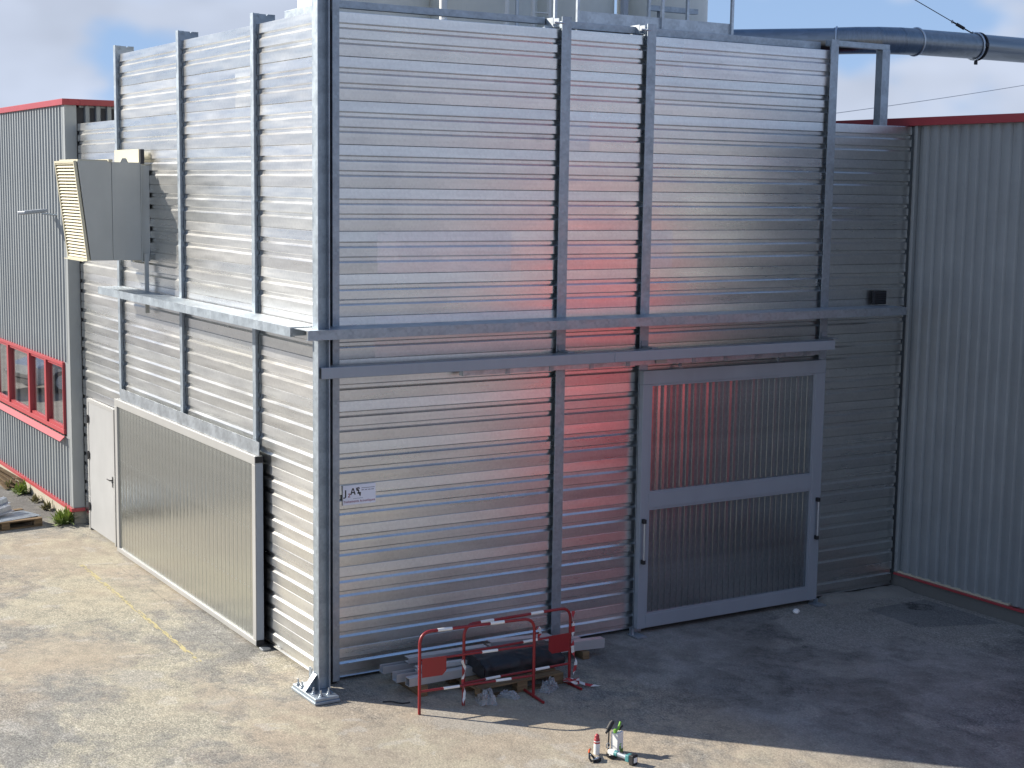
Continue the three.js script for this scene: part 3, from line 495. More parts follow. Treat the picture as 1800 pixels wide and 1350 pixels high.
// ================================================================ tanks, walkway, duct behind the wall
const SILO = [[2.95, -4.9, 1.02, 12.6, 'leftmost white storage tank rising behind the front wall'], [4.55, -4.3, 0.92, 12.2, 'white storage tank behind the front wall, left of the walkway'], [6.25, -4.9, 1.05, 12.8, 'white storage tank standing directly behind the walkway guard'], [8.15, -4.4, 0.75, 12.0, 'narrow white storage tank at the right end of the row']];
for (const [x, z, r, h, label] of SILO) {
  const o = thing('storage_tank', label, 'tank', [x, 0, z], 0, 'storage tanks behind the wall');
  part(o, 'shell', uvm(new THREE.LatheGeometry([[0, 0], [r, 0], [r, h - 0.6], [r * 0.97, h - 0.45], [r * 0.3, h - 0.02], [0, h]].map((p) => new THREE.Vector2(...p)), 64)), M.silo);
  for (const y of [8.35, 9.6]) part(o, 'band', new THREE.TorusGeometry(r, 0.018, 8, 64).rotateX(Math.PI / 2).translate(0, y, 0), M.silo);
}
{
  const pipe = (x, z, r, m, label, y0 = 0, y1 = 11.5) => single('vent_pipe', label, 'pipe', mg(bar([x, y0, z], [x, y1, z], r, 16), bar([x, 8.25, z], [x, 8.29, z], r * 1.5, 16)), m, [0, 0, 0], 0, 'vertical pipes between the tanks');
  pipe(3.02, -2.6, 0.055, M.white, 'thick white vertical pipe in front of the left tank');
  pipe(4.05, -2.6, 0.035, M.white, 'thin white vertical pipe left of the ladder'); pipe(4.22, -2.6, 0.028, M.bright, 'thin galvanised vertical pipe beside the ladder');
  const l = thing('ladder', 'narrow white steel ladder fixed to the second tank', 'ladder', [4.72, 0, -2.75]);
  for (const s of [-0.14, 0.14]) part(l, 'stile', bx(s - 0.02, s + 0.02, 0, 11, -0.03, 0.03), M.white); for (let k = 0; k < 12; k++) part(l, 'rung', bar([-0.12, 7.4 + k * 0.28, 0], [0.12, 7.4 + k * 0.28, 0], 0.012, 8), M.white);
  const w = thing('walkway', 'galvanised walkway with toe boards and guard posts above the front wall', 'walkway', [0, 0, 0]);
  part(w, 'deck', bx(4.08, 6.66, 8.16, 8.19, -1.7, -0.83), M.galv); part(w, 'toe_board', bx(4.08, 5.45, 8.17, 8.335, -0.825, -0.815), M.bright); part(w, 'toe_board', bx(5.46, 6.66, 8.17, 8.335, -0.825, -0.815), M.bright); part(w, 'toe_board', bx(6.662, 6.672, 8.17, 8.335, -1.7, -0.815), M.bright);
  for (const [x, z] of [[4.06, -0.80], [5.455, -0.80], [6.68, -0.80], [4.3, -1.72], [5.9, -1.72], [6.6, -1.72]]) part(w, 'guard_post', bx(x - 0.02, x + 0.02, 7.6, 9.4, z - 0.02, z + 0.02), M.bright);
  for (const y of [8.85, 9.38]) { part(w, 'guard_rail', bar([4.06, y, -0.77], [6.68, y, -0.77], 0.02, 10), M.bright); part(w, 'guard_rail', bar([4.3, y, -1.75], [6.6, y, -1.75], 0.02, 10), M.bright); }
  for (const x of [4.4, 5.4, 6.4]) part(w, 'support_leg', bx(x - 0.05, x + 0.05, 0, 8.16, -1.3, -1.2), M.galv);
  part(w, 'stanchion', bx(5.28, 5.36, 8.19, 9.9, -1.55, -1.47), M.frame);
  const s = thing('tank_bracket', 'grey steel angle frame beside the narrow right tank', 'bracket', [0, 0, 0]); part(s, 'arm', bx(6.95, 7.9, 8.75, 8.83, -3.2, -3.12), M.galv); part(s, 'upright', bx(7.15, 7.22, 0, 8.75, -3.2, -3.12), M.frame);
  // inside-ledge pipework visible through the gap under the roof beam
  single('pipe_run', 'thin brown pipe run just behind the wall top on the left', 'pipe', mg(tube([[0.9, 8.02, -0.6], [2.2, 8.0, -0.62], [3.1, 7.96, -0.6]], 0.025, 8), bx(1.2, 1.28, 7.0, 8.02, -0.64, -0.56)), M.plinth);
}
{
  const d = thing('exhaust_duct', 'wide galvanised round duct with segmented elbow above the right hall roof', 'duct', [0, 0, 0]);
  const R = 0.2, Y = 8.36, Z = -1.2;
  const seg = (a, b, r = R, o = 0) => { const A = new THREE.Vector3(...a), B = new THREE.Vector3(...b), dd = B.clone().sub(A).normalize().multiplyScalar(o); A.sub(dd); B.add(dd); const g = new THREE.CylinderGeometry(r, r, A.distanceTo(B), 40, 1, true); g.applyQuaternion(new THREE.Quaternion().setFromUnitVectors(new THREE.Vector3(0, 1, 0), B.clone().sub(A).normalize())); g.translate((A.x + B.x) / 2, (A.y + B.y) / 2, (A.z + B.z) / 2); return g; };
  const ring = (p, dir, r = R + 0.012, t = 0.016) => { const g = new THREE.TorusGeometry(r, t, 10, 40); g.applyQuaternion(new THREE.Quaternion().setFromUnitVectors(new THREE.Vector3(0, 0, 1), new THREE.Vector3(...dir).normalize())); g.translate(...p); return g; };
  part(d, 'straight_section', seg([10.72, Y, Z], [12.1, Y + 0.01, Z]), M.duct); part(d, 'straight_section', seg([12.1, Y + 0.01, Z], [26, Y + 0.05, Z]), M.duct);
  const el = [[10.72, Y, Z], [10.42, Y - 0.003, Z - 0.03], [10.08, Y - 0.006, Z - 0.15], [9.8, Y - 0.01, Z - 0.34], [9.6, Y - 0.012, Z - 0.58]];
  for (let i = 0; i < 4; i++) part(d, 'elbow_segment', seg(el[i], el[i + 1], R + 0.008, 0.035), M.duct);
  part(d, 'straight_section', seg(el[4], [6.2, Y - 0.1, -4.2]), M.duct);
  part(d, 'flange', ring(el[0], [1, 0, 0]), M.bright); part(d, 'flange', ring([12.06, Y + 0.01, Z], [1, 0, 0]), M.bright); part(d, 'flange', ring([12.14, Y + 0.01, Z], [1, 0, 0]), M.dark); part(d, 'flange', ring(el[4], [-0.66, 0, -0.72]), M.bright);
  for (const [p, s] of [[[12.1, Y - 0.25, Z + 0.01], 1], [[12.1, Y + 0.02, Z + 0.235], 1], [[9.6, Y - 0.25, Z - 0.58], 1]]) part(d, 'clamp_bolt', bx(p[0] - 0.03, p[0] + 0.03, p[1] - 0.03, p[1] + 0.03, p[2] - 0.015, p[2] + 0.015, 0.006), M.dark);
  part(d, 'roof_support', mg(bx(14, 14.08, 7.0, 8.16, Z - 0.04, Z + 0.04), bx(20, 20.08, 7.0, 8.17, Z - 0.04, Z + 0.04)), M.galv);
  const c = thing('stay_cable', 'steel stay cable with turnbuckle holding up the round duct', 'cable', [0, 0, 0]);
  const A = new THREE.Vector3(12.0, 8.57, -1.2), B = new THREE.Vector3(8.5, 11.05, -3.85), at = (t) => A.clone().lerp(B, t).toArray();
  part(c, 'wire', bar(at(0.075), at(1), 0.007, 6), M.dark); part(c, 'turnbuckle', mg(bar(at(0.03), at(0.06), 0.026, 8), bar(at(0.0), at(0.03), 0.011, 6), bar(at(0.06), at(0.075), 0.014, 6)), M.dark); part(c, 'eyelet', ring(at(0.075), [1, 0, 0.3], 0.022, 0.007), M.galv); part(c, 'eyelet', ring(at(0.0), [1, 0, 0.3], 0.025, 0.008), M.galv);
}
// distant overhead wire between two far poles
{
  const pts = []; for (let i = 0; i <= 24; i++) { const t = i / 24; pts.push([lerp(52, 112, t), lerp(9.6, 19.0, t) - 2.2 * 4 * t * (1 - t) * 0.25, -60]); }
  single('overhead_wire', 'thin overhead wire sloping across the sky on the right', 'wire', tube(pts, 0.022, 6, false, 60), M.frame);
  single('utility_pole', 'wooden pole carrying the overhead wire, beyond the right edge', 'pole', new THREE.CylinderGeometry(0.12, 0.16, 19.4, 12).translate(112, 9.7, -60), M.wood); single('utility_pole', 'short wooden pole carrying the overhead wire, hidden behind the enclosure', 'pole', new THREE.CylinderGeometry(0.12, 0.16, 10, 12).translate(52, 5, -60), M.wood);
}

// ================================================================ barriers
function barrier(label, pos, turn, L, plateAt) {
  const o = thing('safety_barrier', label, 'barrier', pos, turn, 'red and white site barriers'); const H = 0.97, R = 0.15, r = 0.018, pts = [];
  const curve = new THREE.CurvePath(), V = (x, y) => new THREE.Vector3(x, y, 0);
  curve.add(new THREE.LineCurve3(V(0, 0.005), V(0, H - R))); curve.add(new THREE.QuadraticBezierCurve3(V(0, H - R), V(0, H), V(R, H))); curve.add(new THREE.LineCurve3(V(R, H), V(L - R, H))); curve.add(new THREE.QuadraticBezierCurve3(V(L - R, H), V(L, H), V(L, H - R))); curve.add(new THREE.LineCurve3(V(L, H - R), V(L, 0.005)));
  part(o, 'tube_frame', new THREE.TubeGeometry(curve, 90, r, 12), M.barrier);
  for (const y of [0.64, 0.27]) part(o, 'cross_rail', bar([0, y, 0], [L, y, 0], 0.014, 12), M.barrier);
  for (const [y, a, b, rr] of [[H, 0.22, 0.40, r + 0.002], [H, L - 0.58, L - 0.40, r + 0.002], [0.27, 0.30, 0.50, 0.0165], [0.27, L - 0.5, L - 0.3, 0.0165], [0.64, L - 0.68, L - 0.48, 0.0165]]) part(o, 'white_band', bar([a, y, 0], [b, y, 0], rr, 14), M.white);
  const pw = 0.30, x0 = plateAt > 0 ? L - 0.022 - pw : 0.022, s = new THREE.Shape(), c = 0.05;
  if (plateAt > 0) { s.moveTo(x0 + c, 0.44); s.lineTo(x0 + pw, 0.44); s.lineTo(x0 + pw, 0.66); s.lineTo(x0, 0.66); s.lineTo(x0, 0.44 + c); } else { s.moveTo(x0, 0.44); s.lineTo(x0 + pw - c, 0.44); s.lineTo(x0 + pw, 0.44 + c); s.lineTo(x0 + pw, 0.66); s.lineTo(x0, 0.66); } s.closePath();
  const pg = new THREE.ExtrudeGeometry(s, { depth: 0.004, bevelEnabled: true, bevelSize: 0.002, bevelThickness: 0.002, bevelSegments: 1 }); pg.translate(0, 0, 0.018); part(o, 'name_plate', pg, M.barrier);
  part(o, 'foot_bar', mg(bar([L, 0.02, -0.26], [L, 0.02, 0.26], 0.017, 12)), M.barrier);
  part(o, 'coupling_hook', mg(bar([L, 0.78, 0], [L + 0.06, 0.78, 0], 0.009, 8), bar([L + 0.055, 0.78, 0], [L + 0.055, 0.72, 0], 0.009, 8)), M.barrier);
  return o;
}
barrier('red tubular barrier with white bands, plate at its left end, standing nearer the camera', [0.51, 0, 1.52], -Math.atan2(0.13, 1.46), 1.466, -1);
barrier('red tubular barrier with plate at its right end, behind the other barrier', [1.10, 0, 1.50], Math.atan2(0.03, 1.5), 1.5, 1);
// red and white tape wound on posts
function tape(label, pts, w, seed, wh) {
  const r = rng(seed), c = new THREE.CatmullRomCurve3(pts.map((p) => new THREE.Vector3(...p))), n = pts.length * 8, red = [], clr = [], L = c.getLength();
  for (let i = 0; i < n; i++) {
    const a = c.getPointAt(i / n), b = c.getPointAt((i + 1) / n), tw = (t) => 1.1 * Math.sin(t * 21 + seed) , va = new THREE.Vector3(Math.cos(tw(i / n)), 0.3, Math.sin(tw(i / n))).multiplyScalar(w / 2), vb = new THREE.Vector3(Math.cos(tw((i + 1) / n)), 0.3, Math.sin(tw((i + 1) / n))).multiplyScalar(w / 2);
    const q = [a.clone().add(va), a.clone().sub(va), b.clone().sub(vb), b.clone().add(vb)], k = Math.floor(i / n * L / 0.085) % (wh || 2);
    for (const j of [0, 1, 2, 0, 2, 3]) { red.push(q[j].x, q[j].y, q[j].z); clr.push(...(k === 0 ? [0.36, 0.025, 0.03] : [0.6, 0.59, 0.58])); }
  }
  const g = new THREE.BufferGeometry(); g.setAttribute('position', new THREE.Float32BufferAttribute(red, 3)); g.setAttribute('color', new THREE.Float32BufferAttribute(clr, 3)); g.setAttribute('uv', new THREE.Float32BufferAttribute(new Float32Array(red.length / 3 * 2), 2)); g.computeVertexNormals();
  single('barrier_tape', label, 'tape', g, M.tape, [0, 0, 0], 0, 'red and white tape on the barriers');
}
M.tape = mat({ color: col(1, 1, 1), vertexColors: true, roughness: 0.45, side: THREE.DoubleSide });
tape('red and white tape hanging down the right leg of the rear barrier', [[2.62, 0.93, 1.5], [2.61, 0.78, 1.52], [2.625, 0.62, 1.5], [2.61, 0.45, 1.52], [2.65, 0.3, 1.53], [2.63, 0.14, 1.52]], 0.04, 2);
{ const r = rng(8), p = []; for (let i = 0; i < 14; i++) { const a = i * 1.3; p.push([2.57 + 0.09 * Math.cos(a) + 0.03 * r(), 0.05 + 0.09 * r(), 1.56 + 0.08 * Math.sin(a)]); } p.push([2.75, 0.03, 1.66], [2.86, 0.02, 1.74]); tape('crumpled red and white tape at the foot of the rear barrier', p, 0.05, 5); }
tape('pale tape knotted round the left leg of the rear barrier', [[1.08, 0.66, 1.53], [1.06, 0.55, 1.54], [1.10, 0.45, 1.54], [1.07, 0.33, 1.53], [1.09, 0.2, 1.54], [1.03, 0.05, 1.62]], 0.032, 3, 4);
tape('short tape end tied at the top right of the near barrier', [[1.96, 0.80, 1.66], [2.0, 0.86, 1.68], [2.03, 0.80, 1.68], [2.02, 0.72, 1.67]], 0.045, 4);

// ================================================================ pile of channels on a pallet
function pallet(label, pos, turn, L = 1.2, W = 0.8) {
  const o = thing('pallet', label, 'pallet', pos, turn);
  for (let k = 0; k < 5; k++) { const z = -W / 2 + k * (W - 0.12) / 4; part(o, 'deck_board', bx(-L / 2, L / 2, 0.122, 0.144, z, z + 0.12, 0.003), M.wood); }
  for (const x of [-L / 2, -0.072, L / 2 - 0.145]) { part(o, 'cross_board', bx(x, x + 0.145, 0.1, 0.1215, -W / 2, W / 2, 0.003), M.wood); for (const z of [-W / 2, -0.06, W / 2 - 0.12]) part(o, 'block', bx(x, x + 0.145, 0.022, 0.0995, z, z + 0.12, 0.003), M.wood); }
  for (const z of [-W / 2, -0.05, W / 2 - 0.1]) part(o, 'bottom_board', bx(-L / 2, L / 2, 0.002, 0.0215, z, z + 0.1, 0.003), M.wood);
  return o;
}
pallet('wooden pallet under the black sheeting and steel channels', [1.95, 0, 1.02], 0.03);
// U channel: web on one side, open side chosen by turn about its length
function channel(label, a, b, w, h, open, up = 0) {
  const t = 0.007, A = new THREE.Vector3(...a), B = new THREE.Vector3(...b), L = A.distanceTo(B), ang = Math.atan2(-(B.z - A.z), B.x - A.x), inc = Math.asin((B.y - A.y) / L);
  let out; if (open === 'up') out = [[0, 0], [w, 0], [w, h], [w - t, h], [w - t, t], [t, t], [t, h], [0, h]]; else if (open === 'side') out = [[0, 0], [w, 0], [w, t], [t, t], [t, h - t], [w, h - t], [w, h], [0, h]]; else out = [[0, 0], [w, 0], [w, h], [0, h]];
  let g; if (open === 'box') { const s = new THREE.Shape(out.map((p) => new THREE.Vector2(...p))), hl = new THREE.Path([[t, t], [t, h - t], [w - t, h - t], [w - t, t]].map((p) => new THREE.Vector2(...p))); s.holes.push(hl); g = new THREE.ExtrudeGeometry(s, { depth: L, bevelEnabled: false }); } else g = prism(out, 0, L);
  g.rotateY(Math.PI / 2); uvm(g); const o = single('steel_channel', label, 'steel channel', g, M.channel, a, ang, 'steel channels in the pile'); o.rotation.order = 'YXZ'; o.rotation.set(0, ang, inc, 'YXZ'); return o;
}
channel('pale steel channel at the back of the pile, low end to the left', [0.60, 0.15, 0.42], [2.1, 0.15, 0.46], 0.1, 0.09, 'up');
channel('steel channel lying on the back left of the pile', [0.92, 0.242, 0.47], [2.0, 0.243, 0.52], 0.12, 0.07, 'side');
channel('open steel channel at the left front of the pile, showing its hollow end', [0.60, 0.145, 0.78], [1.9, 0.146, 0.84], 0.13, 0.1, 'up');
channel('steel box channel at the very front of the pile, end beside the barrier leg', [0.66, 0.145, 0.99], [1.95, 0.146, 0.96], 0.1, 0.1, 'box');
channel('narrow steel channel between the front channels of the pile', [0.86, 0.248, 0.80], [1.75, 0.249, 0.86], 0.08, 0.05, 'side');
channel('long steel box channel sticking out to the right of the pile', [2.12, 0.16, 0.66], [3.66, 0.10, 0.70], 0.11, 0.12, 'box');
channel('thin steel channel beside the long one on the right of the pile', [2.15, 0.17, 0.50], [3.4, 0.12, 0.53], 0.09, 0.1, 'side');
channel('short steel channel lying on top of the right of the pile', [2.05, 0.30, 0.53], [2.95, 0.262, 0.55], 0.13, 0.06, 'side');
// bearers that carry the free ends
for (const [x, y, z0, z1, label] of [[0.85, 0.143, 0.25, 1.0, 'wooden bearer under the left ends of the steel channels'], [3.35, 0.10, 0.38, 0.74, 'wooden bearer under the right ends of the steel channels']]) single('timber_bearer', label, 'timber', bx(x - 0.05, x + 0.05, 0.002, y, z0, z1, 0.004), M.wood);
{ // folded black sheeting draped over the middle
  const nx = 46, ny = 30, pos = [], idx = [], uv = [];
  for (let i = 0; i <= nx; i++) for (let j = 0; j <= ny; j++) {
    const u = i / nx, v = j / ny, a = v * Math.PI * 1.02 - 0.02, endk = 1 - 0.10 * Math.pow(Math.abs(u - 0.5) * 2, 6);
    const sx = Math.sign(Math.cos(a)) * Math.pow(Math.abs(Math.cos(a)), 0.75), sy = Math.pow(Math.abs(Math.sin(a)), 0.6), n = (fbm(u * 7, v * 5, 4, 201) - 0.5) * 0.055 + (fbm(u * 2 + 5, v * 14, 3, 207) - 0.5) * 0.03;
    pos.push(1.52 + 1.2 * u + n * 0.5, 0.155 + (0.235 + n) * sy * endk * (a < 0 || a > Math.PI ? 0 : 1), 0.95 + (0.32 + n) * sx * endk - 0.05 * u + (sy < 0.3 ? n * 1.2 : 0)); uv.push(u, v);
  }
  for (let i = 0; i < nx; i++) for (let j = 0; j < ny; j++) { const a = i * (ny + 1) + j, b = a + ny + 1; idx.push(a, a + 1, b, a + 1, b + 1, b); }
  for (const e of [0, nx]) { const c = pos.length / 3; pos.push(e ? 2.715 : 1.525, 0.2, 0.94); uv.push(0, 0); for (let j = 0; j < ny; j++) { const a = e * (ny + 1) + j; e ? idx.push(c, a + 1, a) : idx.push(c, a, a + 1); } }
  const g = new THREE.BufferGeometry(); g.setAttribute('position', new THREE.Float32BufferAttribute(pos, 3)); g.setAttribute('uv', new THREE.Float32BufferAttribute(uv, 2)); g.setIndex(idx); g.computeVertexNormals();
  single('black_sheeting', 'bundle of folded black plastic sheeting on the pallet', 'sheeting', g, M.tarp);
}
function crumple(label, pos, s, seed) { // loose shrink wrap: a creased film, not a solid
  const n = 26, p = [], idx = [], uv = [];
  for (let i = 0; i <= n; i++) for (let j = 0; j <= n; j++) {
    const u = i / n * 2 - 1, v = j / n * 2 - 1, e = 1 - Math.max(Math.abs(u), Math.abs(v)), rid = 1 - Math.abs(2 * fbm(u * 2.2 + seed, v * 2.2 + seed * 3, 3, seed) - 1), r2 = 1 - Math.abs(2 * fbm(u * 5 + seed, v * 4, 2, seed + 5) - 1);
    p.push(s[0] * (u + 0.35 * (fbm(u * 2 + 7, v * 2, 3, seed + 9) - 0.5)), 0.004 + s[1] * Math.max(0, (0.8 * rid * rid + 0.35 * r2 - 0.2)) * sm(0, 0.45, e + 0.35 * (vnoise(u * 3, v * 3, seed) - 0.5)), s[2] * (v + 0.4 * (fbm(u * 2, v * 2 + 3, 3, seed + 2) - 0.5))); uv.push(u, v);
  }
  for (let i = 0; i < n; i++) for (let j = 0; j < n; j++) { const a = i * (n + 1) + j, b = a + n + 1; idx.push(a, a + 1, b, a + 1, b + 1, b); }
  let g = new THREE.BufferGeometry(); g.setAttribute('position', new THREE.Float32BufferAttribute(p, 3)); g.setAttribute('uv', new THREE.Float32BufferAttribute(uv, 2)); g.setIndex(idx); g = g.toNonIndexed(); g.computeVertexNormals();
  single('plastic_wrap', label, 'plastic wrap', g, M.wrap, pos, 0.4 * seed, 'scraps of clear wrap by the pallet');
}
crumple('crumpled clear plastic wrap in front of the pallet on the left', [1.40, 0.003, 1.52], [0.17, 0.17, 0.11], 11);
crumple('loose clear plastic wrap trailing beside the pallet in the middle', [1.72, 0.003, 1.50], [0.15, 0.08, 0.08], 13);
crumple('folded clear plastic wrap at the right end of the pallet', [2.28, 0.003, 1.52], [0.15, 0.16, 0.07], 17);

// ================================================================ tools in the foreground
{ // spray can
  const o = thing('spray_can', 'white aerosol can with red band and red cap on the sunny ground', 'spray can', [1.585, 0, 3.53]);
  const L = (pts) => new THREE.LatheGeometry(pts.map((p) => new THREE.Vector2(...p)), 32);
  part(o, 'can', L([[0, 0.001], [0.03, 0.001], [0.033, 0.005], [0.033, 0.125], [0.0325, 0.127]]), M.white); part(o, 'band', L([[0.0331, 0.123], [0.0331, 0.165], [0.026, 0.178], [0.024, 0.180]]), M.red); part(o, 'shoulder', L([[0.0335, 0.142], [0.0335, 0.152]]), M.white);
  part(o, 'cap', L([[0.0255, 0.178], [0.0255, 0.208], [0.018, 0.214], [0.012, 0.224], [0, 0.225]]), M.red);
}
{ // carton
  const o = thing('cleaner_carton', 'tall white and green carton standing behind the grinder', 'carton', [1.80, 0, 3.60], 0.35);
  M.lime = mat({ color: col(0.18, 0.42, 0.05), roughness: 0.5 }); M.green = mat({ color: col(0.09, 0.2, 0.045), roughness: 0.6 });
  part(o, 'carton_body', bx(-0.055, 0.055, 0.001, 0.235, -0.042, 0.042, 0.003), M.white); part(o, 'side_print', bx(0.0552, 0.0562, 0.004, 0.232, -0.04, 0.04), M.green); part(o, 'front_print', mg(bx(-0.02, 0.012, 0.05, 0.09, 0.0422, 0.043), bx(-0.016, 0.02, 0.1, 0.112, 0.0422, 0.043)), M.lime); part(o, 'side_print', bx(-0.004, 0.054, 0.004, 0.05, 0.0422, 0.043), M.green);
  const c = thing('spring_clamp', 'bright green and black hand clamp lying on top of the carton', 'clamp', [1.80, 0.2365, 3.60], 0.5);
  part(c, 'green_grip', mg(bar([-0.06, 0.012, 0.0], [0.03, 0.03, 0.0], 0.013, 10), bar([0.03, 0.03, 0], [0.09, 0.075, -0.01], 0.012, 10), bx(-0.075, -0.045, 0.0, 0.045, -0.014, 0.014, 0.006)), M.lime); part(c, 'black_grip', mg(bar([0.02, 0.012, 0.01], [0.10, 0.035, 0.012], 0.011, 10)), M.black);
  const h = thing('heat_gun', 'black hand tool with a nozzle leaning over the carton', 'hand tool', [1.735, 0, 3.565], 0.3);
  part(h, 'motor_body', mg(bar([-0.03, 0.262, -0.01], [0.035, 0.325, -0.01], 0.027, 14), bar([0.03, 0.315, -0.01], [0.05, 0.335, -0.01], 0.02, 14)), M.black); part(h, 'nozzle', bar([-0.065, 0.232, -0.01], [-0.03, 0.262, -0.01], 0.013, 12), M.dark); part(h, 'stem', mg(bar([-0.02, 0.003, -0.01], [-0.015, 0.265, -0.01], 0.008, 8), bar([-0.05, 0.006, -0.01], [0.02, 0.006, -0.01], 0.005, 8)), M.dark);
  const ring = new THREE.TorusGeometry(0.028, 0.004, 8, 24); ring.translate(-0.04, 0.09, 0.0); part(h, 'hang_ring', ring, M.galv);
}
{ // grinder
  const o = thing('angle_grinder', 'teal cordless angle grinder with black battery and cutting disc', 'grinder', [1.70, 0, 3.80], -1.3);
  M.teal = mat({ color: col(0.06, 0.22, 0.23), roughness: 0.45 });
  part(o, 'disc', new THREE.CylinderGeometry(0.0625, 0.0625, 0.004, 40).translate(-0.12, 0.022, 0), M.black); part(o, 'guard', new THREE.CylinderGeometry(0.068, 0.068, 0.03, 32, 1, true, 0, Math.PI * 1.1).translate(-0.12, 0.032, 0), M.black);
  part(o, 'gear_head', mg(bx(-0.155, -0.06, 0.035, 0.088, -0.03, 0.03, 0.014), new THREE.CylinderGeometry(0.02, 0.028, 0.03, 20).translate(-0.12, 0.03, 0)), M.white); part(o, 'collar', bar([-0.07, 0.062, 0], [-0.03, 0.062, 0], 0.032, 20), M.teal); part(o, 'body', mg(bar([-0.03, 0.062, 0], [0.10, 0.058, 0], 0.027, 20)), M.frame); part(o, 'rear_housing', bx(0.09, 0.145, 0.02, 0.10, -0.038, 0.038, 0.012), M.teal); part(o, 'battery', bx(0.146, 0.205, 0.002, 0.112, -0.042, 0.042, 0.01), M.black); part(o, 'battery_label', bx(0.2052, 0.206, 0.03, 0.085, -0.028, 0.028), M.white); part(o, 'switch', bx(0.0, 0.04, 0.086, 0.094, -0.012, 0.012, 0.003), M.black);
}
{ // snips with orange grip
  const o = thing('hand_snips', 'black hand snips with an orange grip lying left of the spray can', 'hand tool', [1.43, 0, 3.66], 0.5);
  M.orange = mat({ color: col(0.55, 0.09, 0.02), roughness: 0.5 });
  part(o, 'orange_grip', tube([[-0.02, 0.085, -0.02], [0.02, 0.095, -0.04], [0.07, 0.09, -0.055]], 0.011, 10), M.orange); part(o, 'black_grip', tube([[0.02, 0.08, -0.045], [0.08, 0.075, -0.07], [0.15, 0.06, -0.09]], 0.011, 10), M.black);
  part(o, 'jaw', mg(tube([[-0.02, 0.085, -0.02], [-0.05, 0.045, 0.0], [-0.055, 0.012, 0.03]], 0.012, 8), tube([[-0.02, 0.085, -0.02], [0.0, 0.045, 0.02], [-0.015, 0.012, 0.05]], 0.012, 8)), M.black); part(o, 'pivot', new THREE.CylinderGeometry(0.012, 0.012, 0.03, 12).rotateX(Math.PI / 2).translate(-0.025, 0.07, -0.01), M.bright);
  const b = new THREE.CylinderGeometry(0.06, 0.06, 0.012, 28); b.scale(1, 1, 0.75); b.rotateZ(0.1); b.translate(0.02, 0.012, 0.05); part(o, 'blade_guard', b, M.black); const k = new THREE.TorusGeometry(0.032, 0.008, 8, 24); k.rotateX(1.2); k.translate(0.01, 0.032, 0.045); part(o, 'steel_ring', k, M.bright);
}

// ================================================================ left pallet with offcuts, weeds, debris
pallet('wooden pallet carrying bent sheet metal offcuts beside the left hall', [-1.42, 0, -10.62], 0.12, 1.3, 1.0);
for (const [x, y, z, ry, rz, L, label] of [[-1.95, 0.147, -10.3, 0.55, 0.10, 0.95, 'folded sheet metal offcut at the front of the left pallet'], [-1.95, 0.20, -10.62, 0.45, 0.16, 0.9, 'folded sheet metal offcut in the middle of the left pallet'], [-1.9, 0.24, -10.9, 0.75, 0.14, 0.7, 'folded sheet metal offcut at the back of the left pallet']]) {
  const pr = [[-0.14, 0], [-0.07, 0], [-0.045, 0.07], [0.045, 0.07], [0.07, 0], [0.15, 0.0]], back = pr.slice().reverse().map(([a, b]) => [a, b - 0.003]);
  const s = new THREE.ExtrudeGeometry(new THREE.Shape([...pr, ...back].map((p) => new THREE.Vector2(...p))), { depth: L, bevelEnabled: false }); s.rotateY(Math.PI / 2); uvm(s);
  const o = single('sheet_offcut', label, 'sheet metal', s, M.bright, [x, y, z], 0, 'offcuts on the left pallet'); o.rotation.order = 'YZX'; o.rotation.set(0.12, ry, rz);
}
single('flat_offcut', 'flat grey metal sheet lying on the left pallet', 'sheet metal', (() => { const g = bx(-0.45, 0.45, 0, 0.005, -0.3, 0.3); g.rotateY(0.3); return g; })(), M.galv, [-1.2, 0.146, -10.55]);
function weed(label, pos, n, h, m, seed) {
  const r = rng(seed), pos3 = [], leaf = (a, tilt, len, w) => {
    const P0 = new THREE.Vector3(0, 0.01, 0), d = new THREE.Vector3(Math.cos(a) * Math.sin(tilt), Math.cos(tilt), Math.sin(a) * Math.sin(tilt)), sd = new THREE.Vector3(-Math.sin(a), 0, Math.cos(a)); const off = new THREE.Vector3((r() - 0.5) * h * 0.7, 0, (r() - 0.5) * h * 0.7).add(P0);
    const at = (t) => off.clone().addScaledVector(d, len * t).add(new THREE.Vector3(0, -len * 0.35 * t * t * Math.sin(tilt), 0)), ws = [0.25, 1, 0.8, 0.05];
    for (let i = 0; i < 3; i++) { const A = at(i / 3), B = at((i + 1) / 3), q = [A.clone().addScaledVector(sd, w * ws[i]), A.clone().addScaledVector(sd, -w * ws[i]), B.clone().addScaledVector(sd, -w * ws[i + 1]), B.clone().addScaledVector(sd, w * ws[i + 1])]; for (const j of [0, 1, 2, 0, 2, 3]) pos3.push(Math.max(-9, q[j].x), Math.max(0.004, q[j].y), q[j].z); }
  };
  for (let i = 0; i < n; i++) leaf(r() * 6.28, 0.15 + r() * 1.1, h * (0.5 + 0.6 * r()), h * (0.06 + 0.05 * r()));
  const g = new THREE.BufferGeometry(); g.setAttribute('position', new THREE.Float32BufferAttribute(pos3, 3)); g.setAttribute('uv', new THREE.Float32BufferAttribute(new Float32Array(pos3.length / 3 * 2), 2)); g.computeVertexNormals();
  const o = thing('weed', label, 'plant', pos, 0, 'weeds along the plinth'); part(o, 'leaves', g, m);
}
weed('leafy green weed growing at the corner of the left hall', [-0.33, 0, -10.2], 130, 0.34, M.leaf, 21);
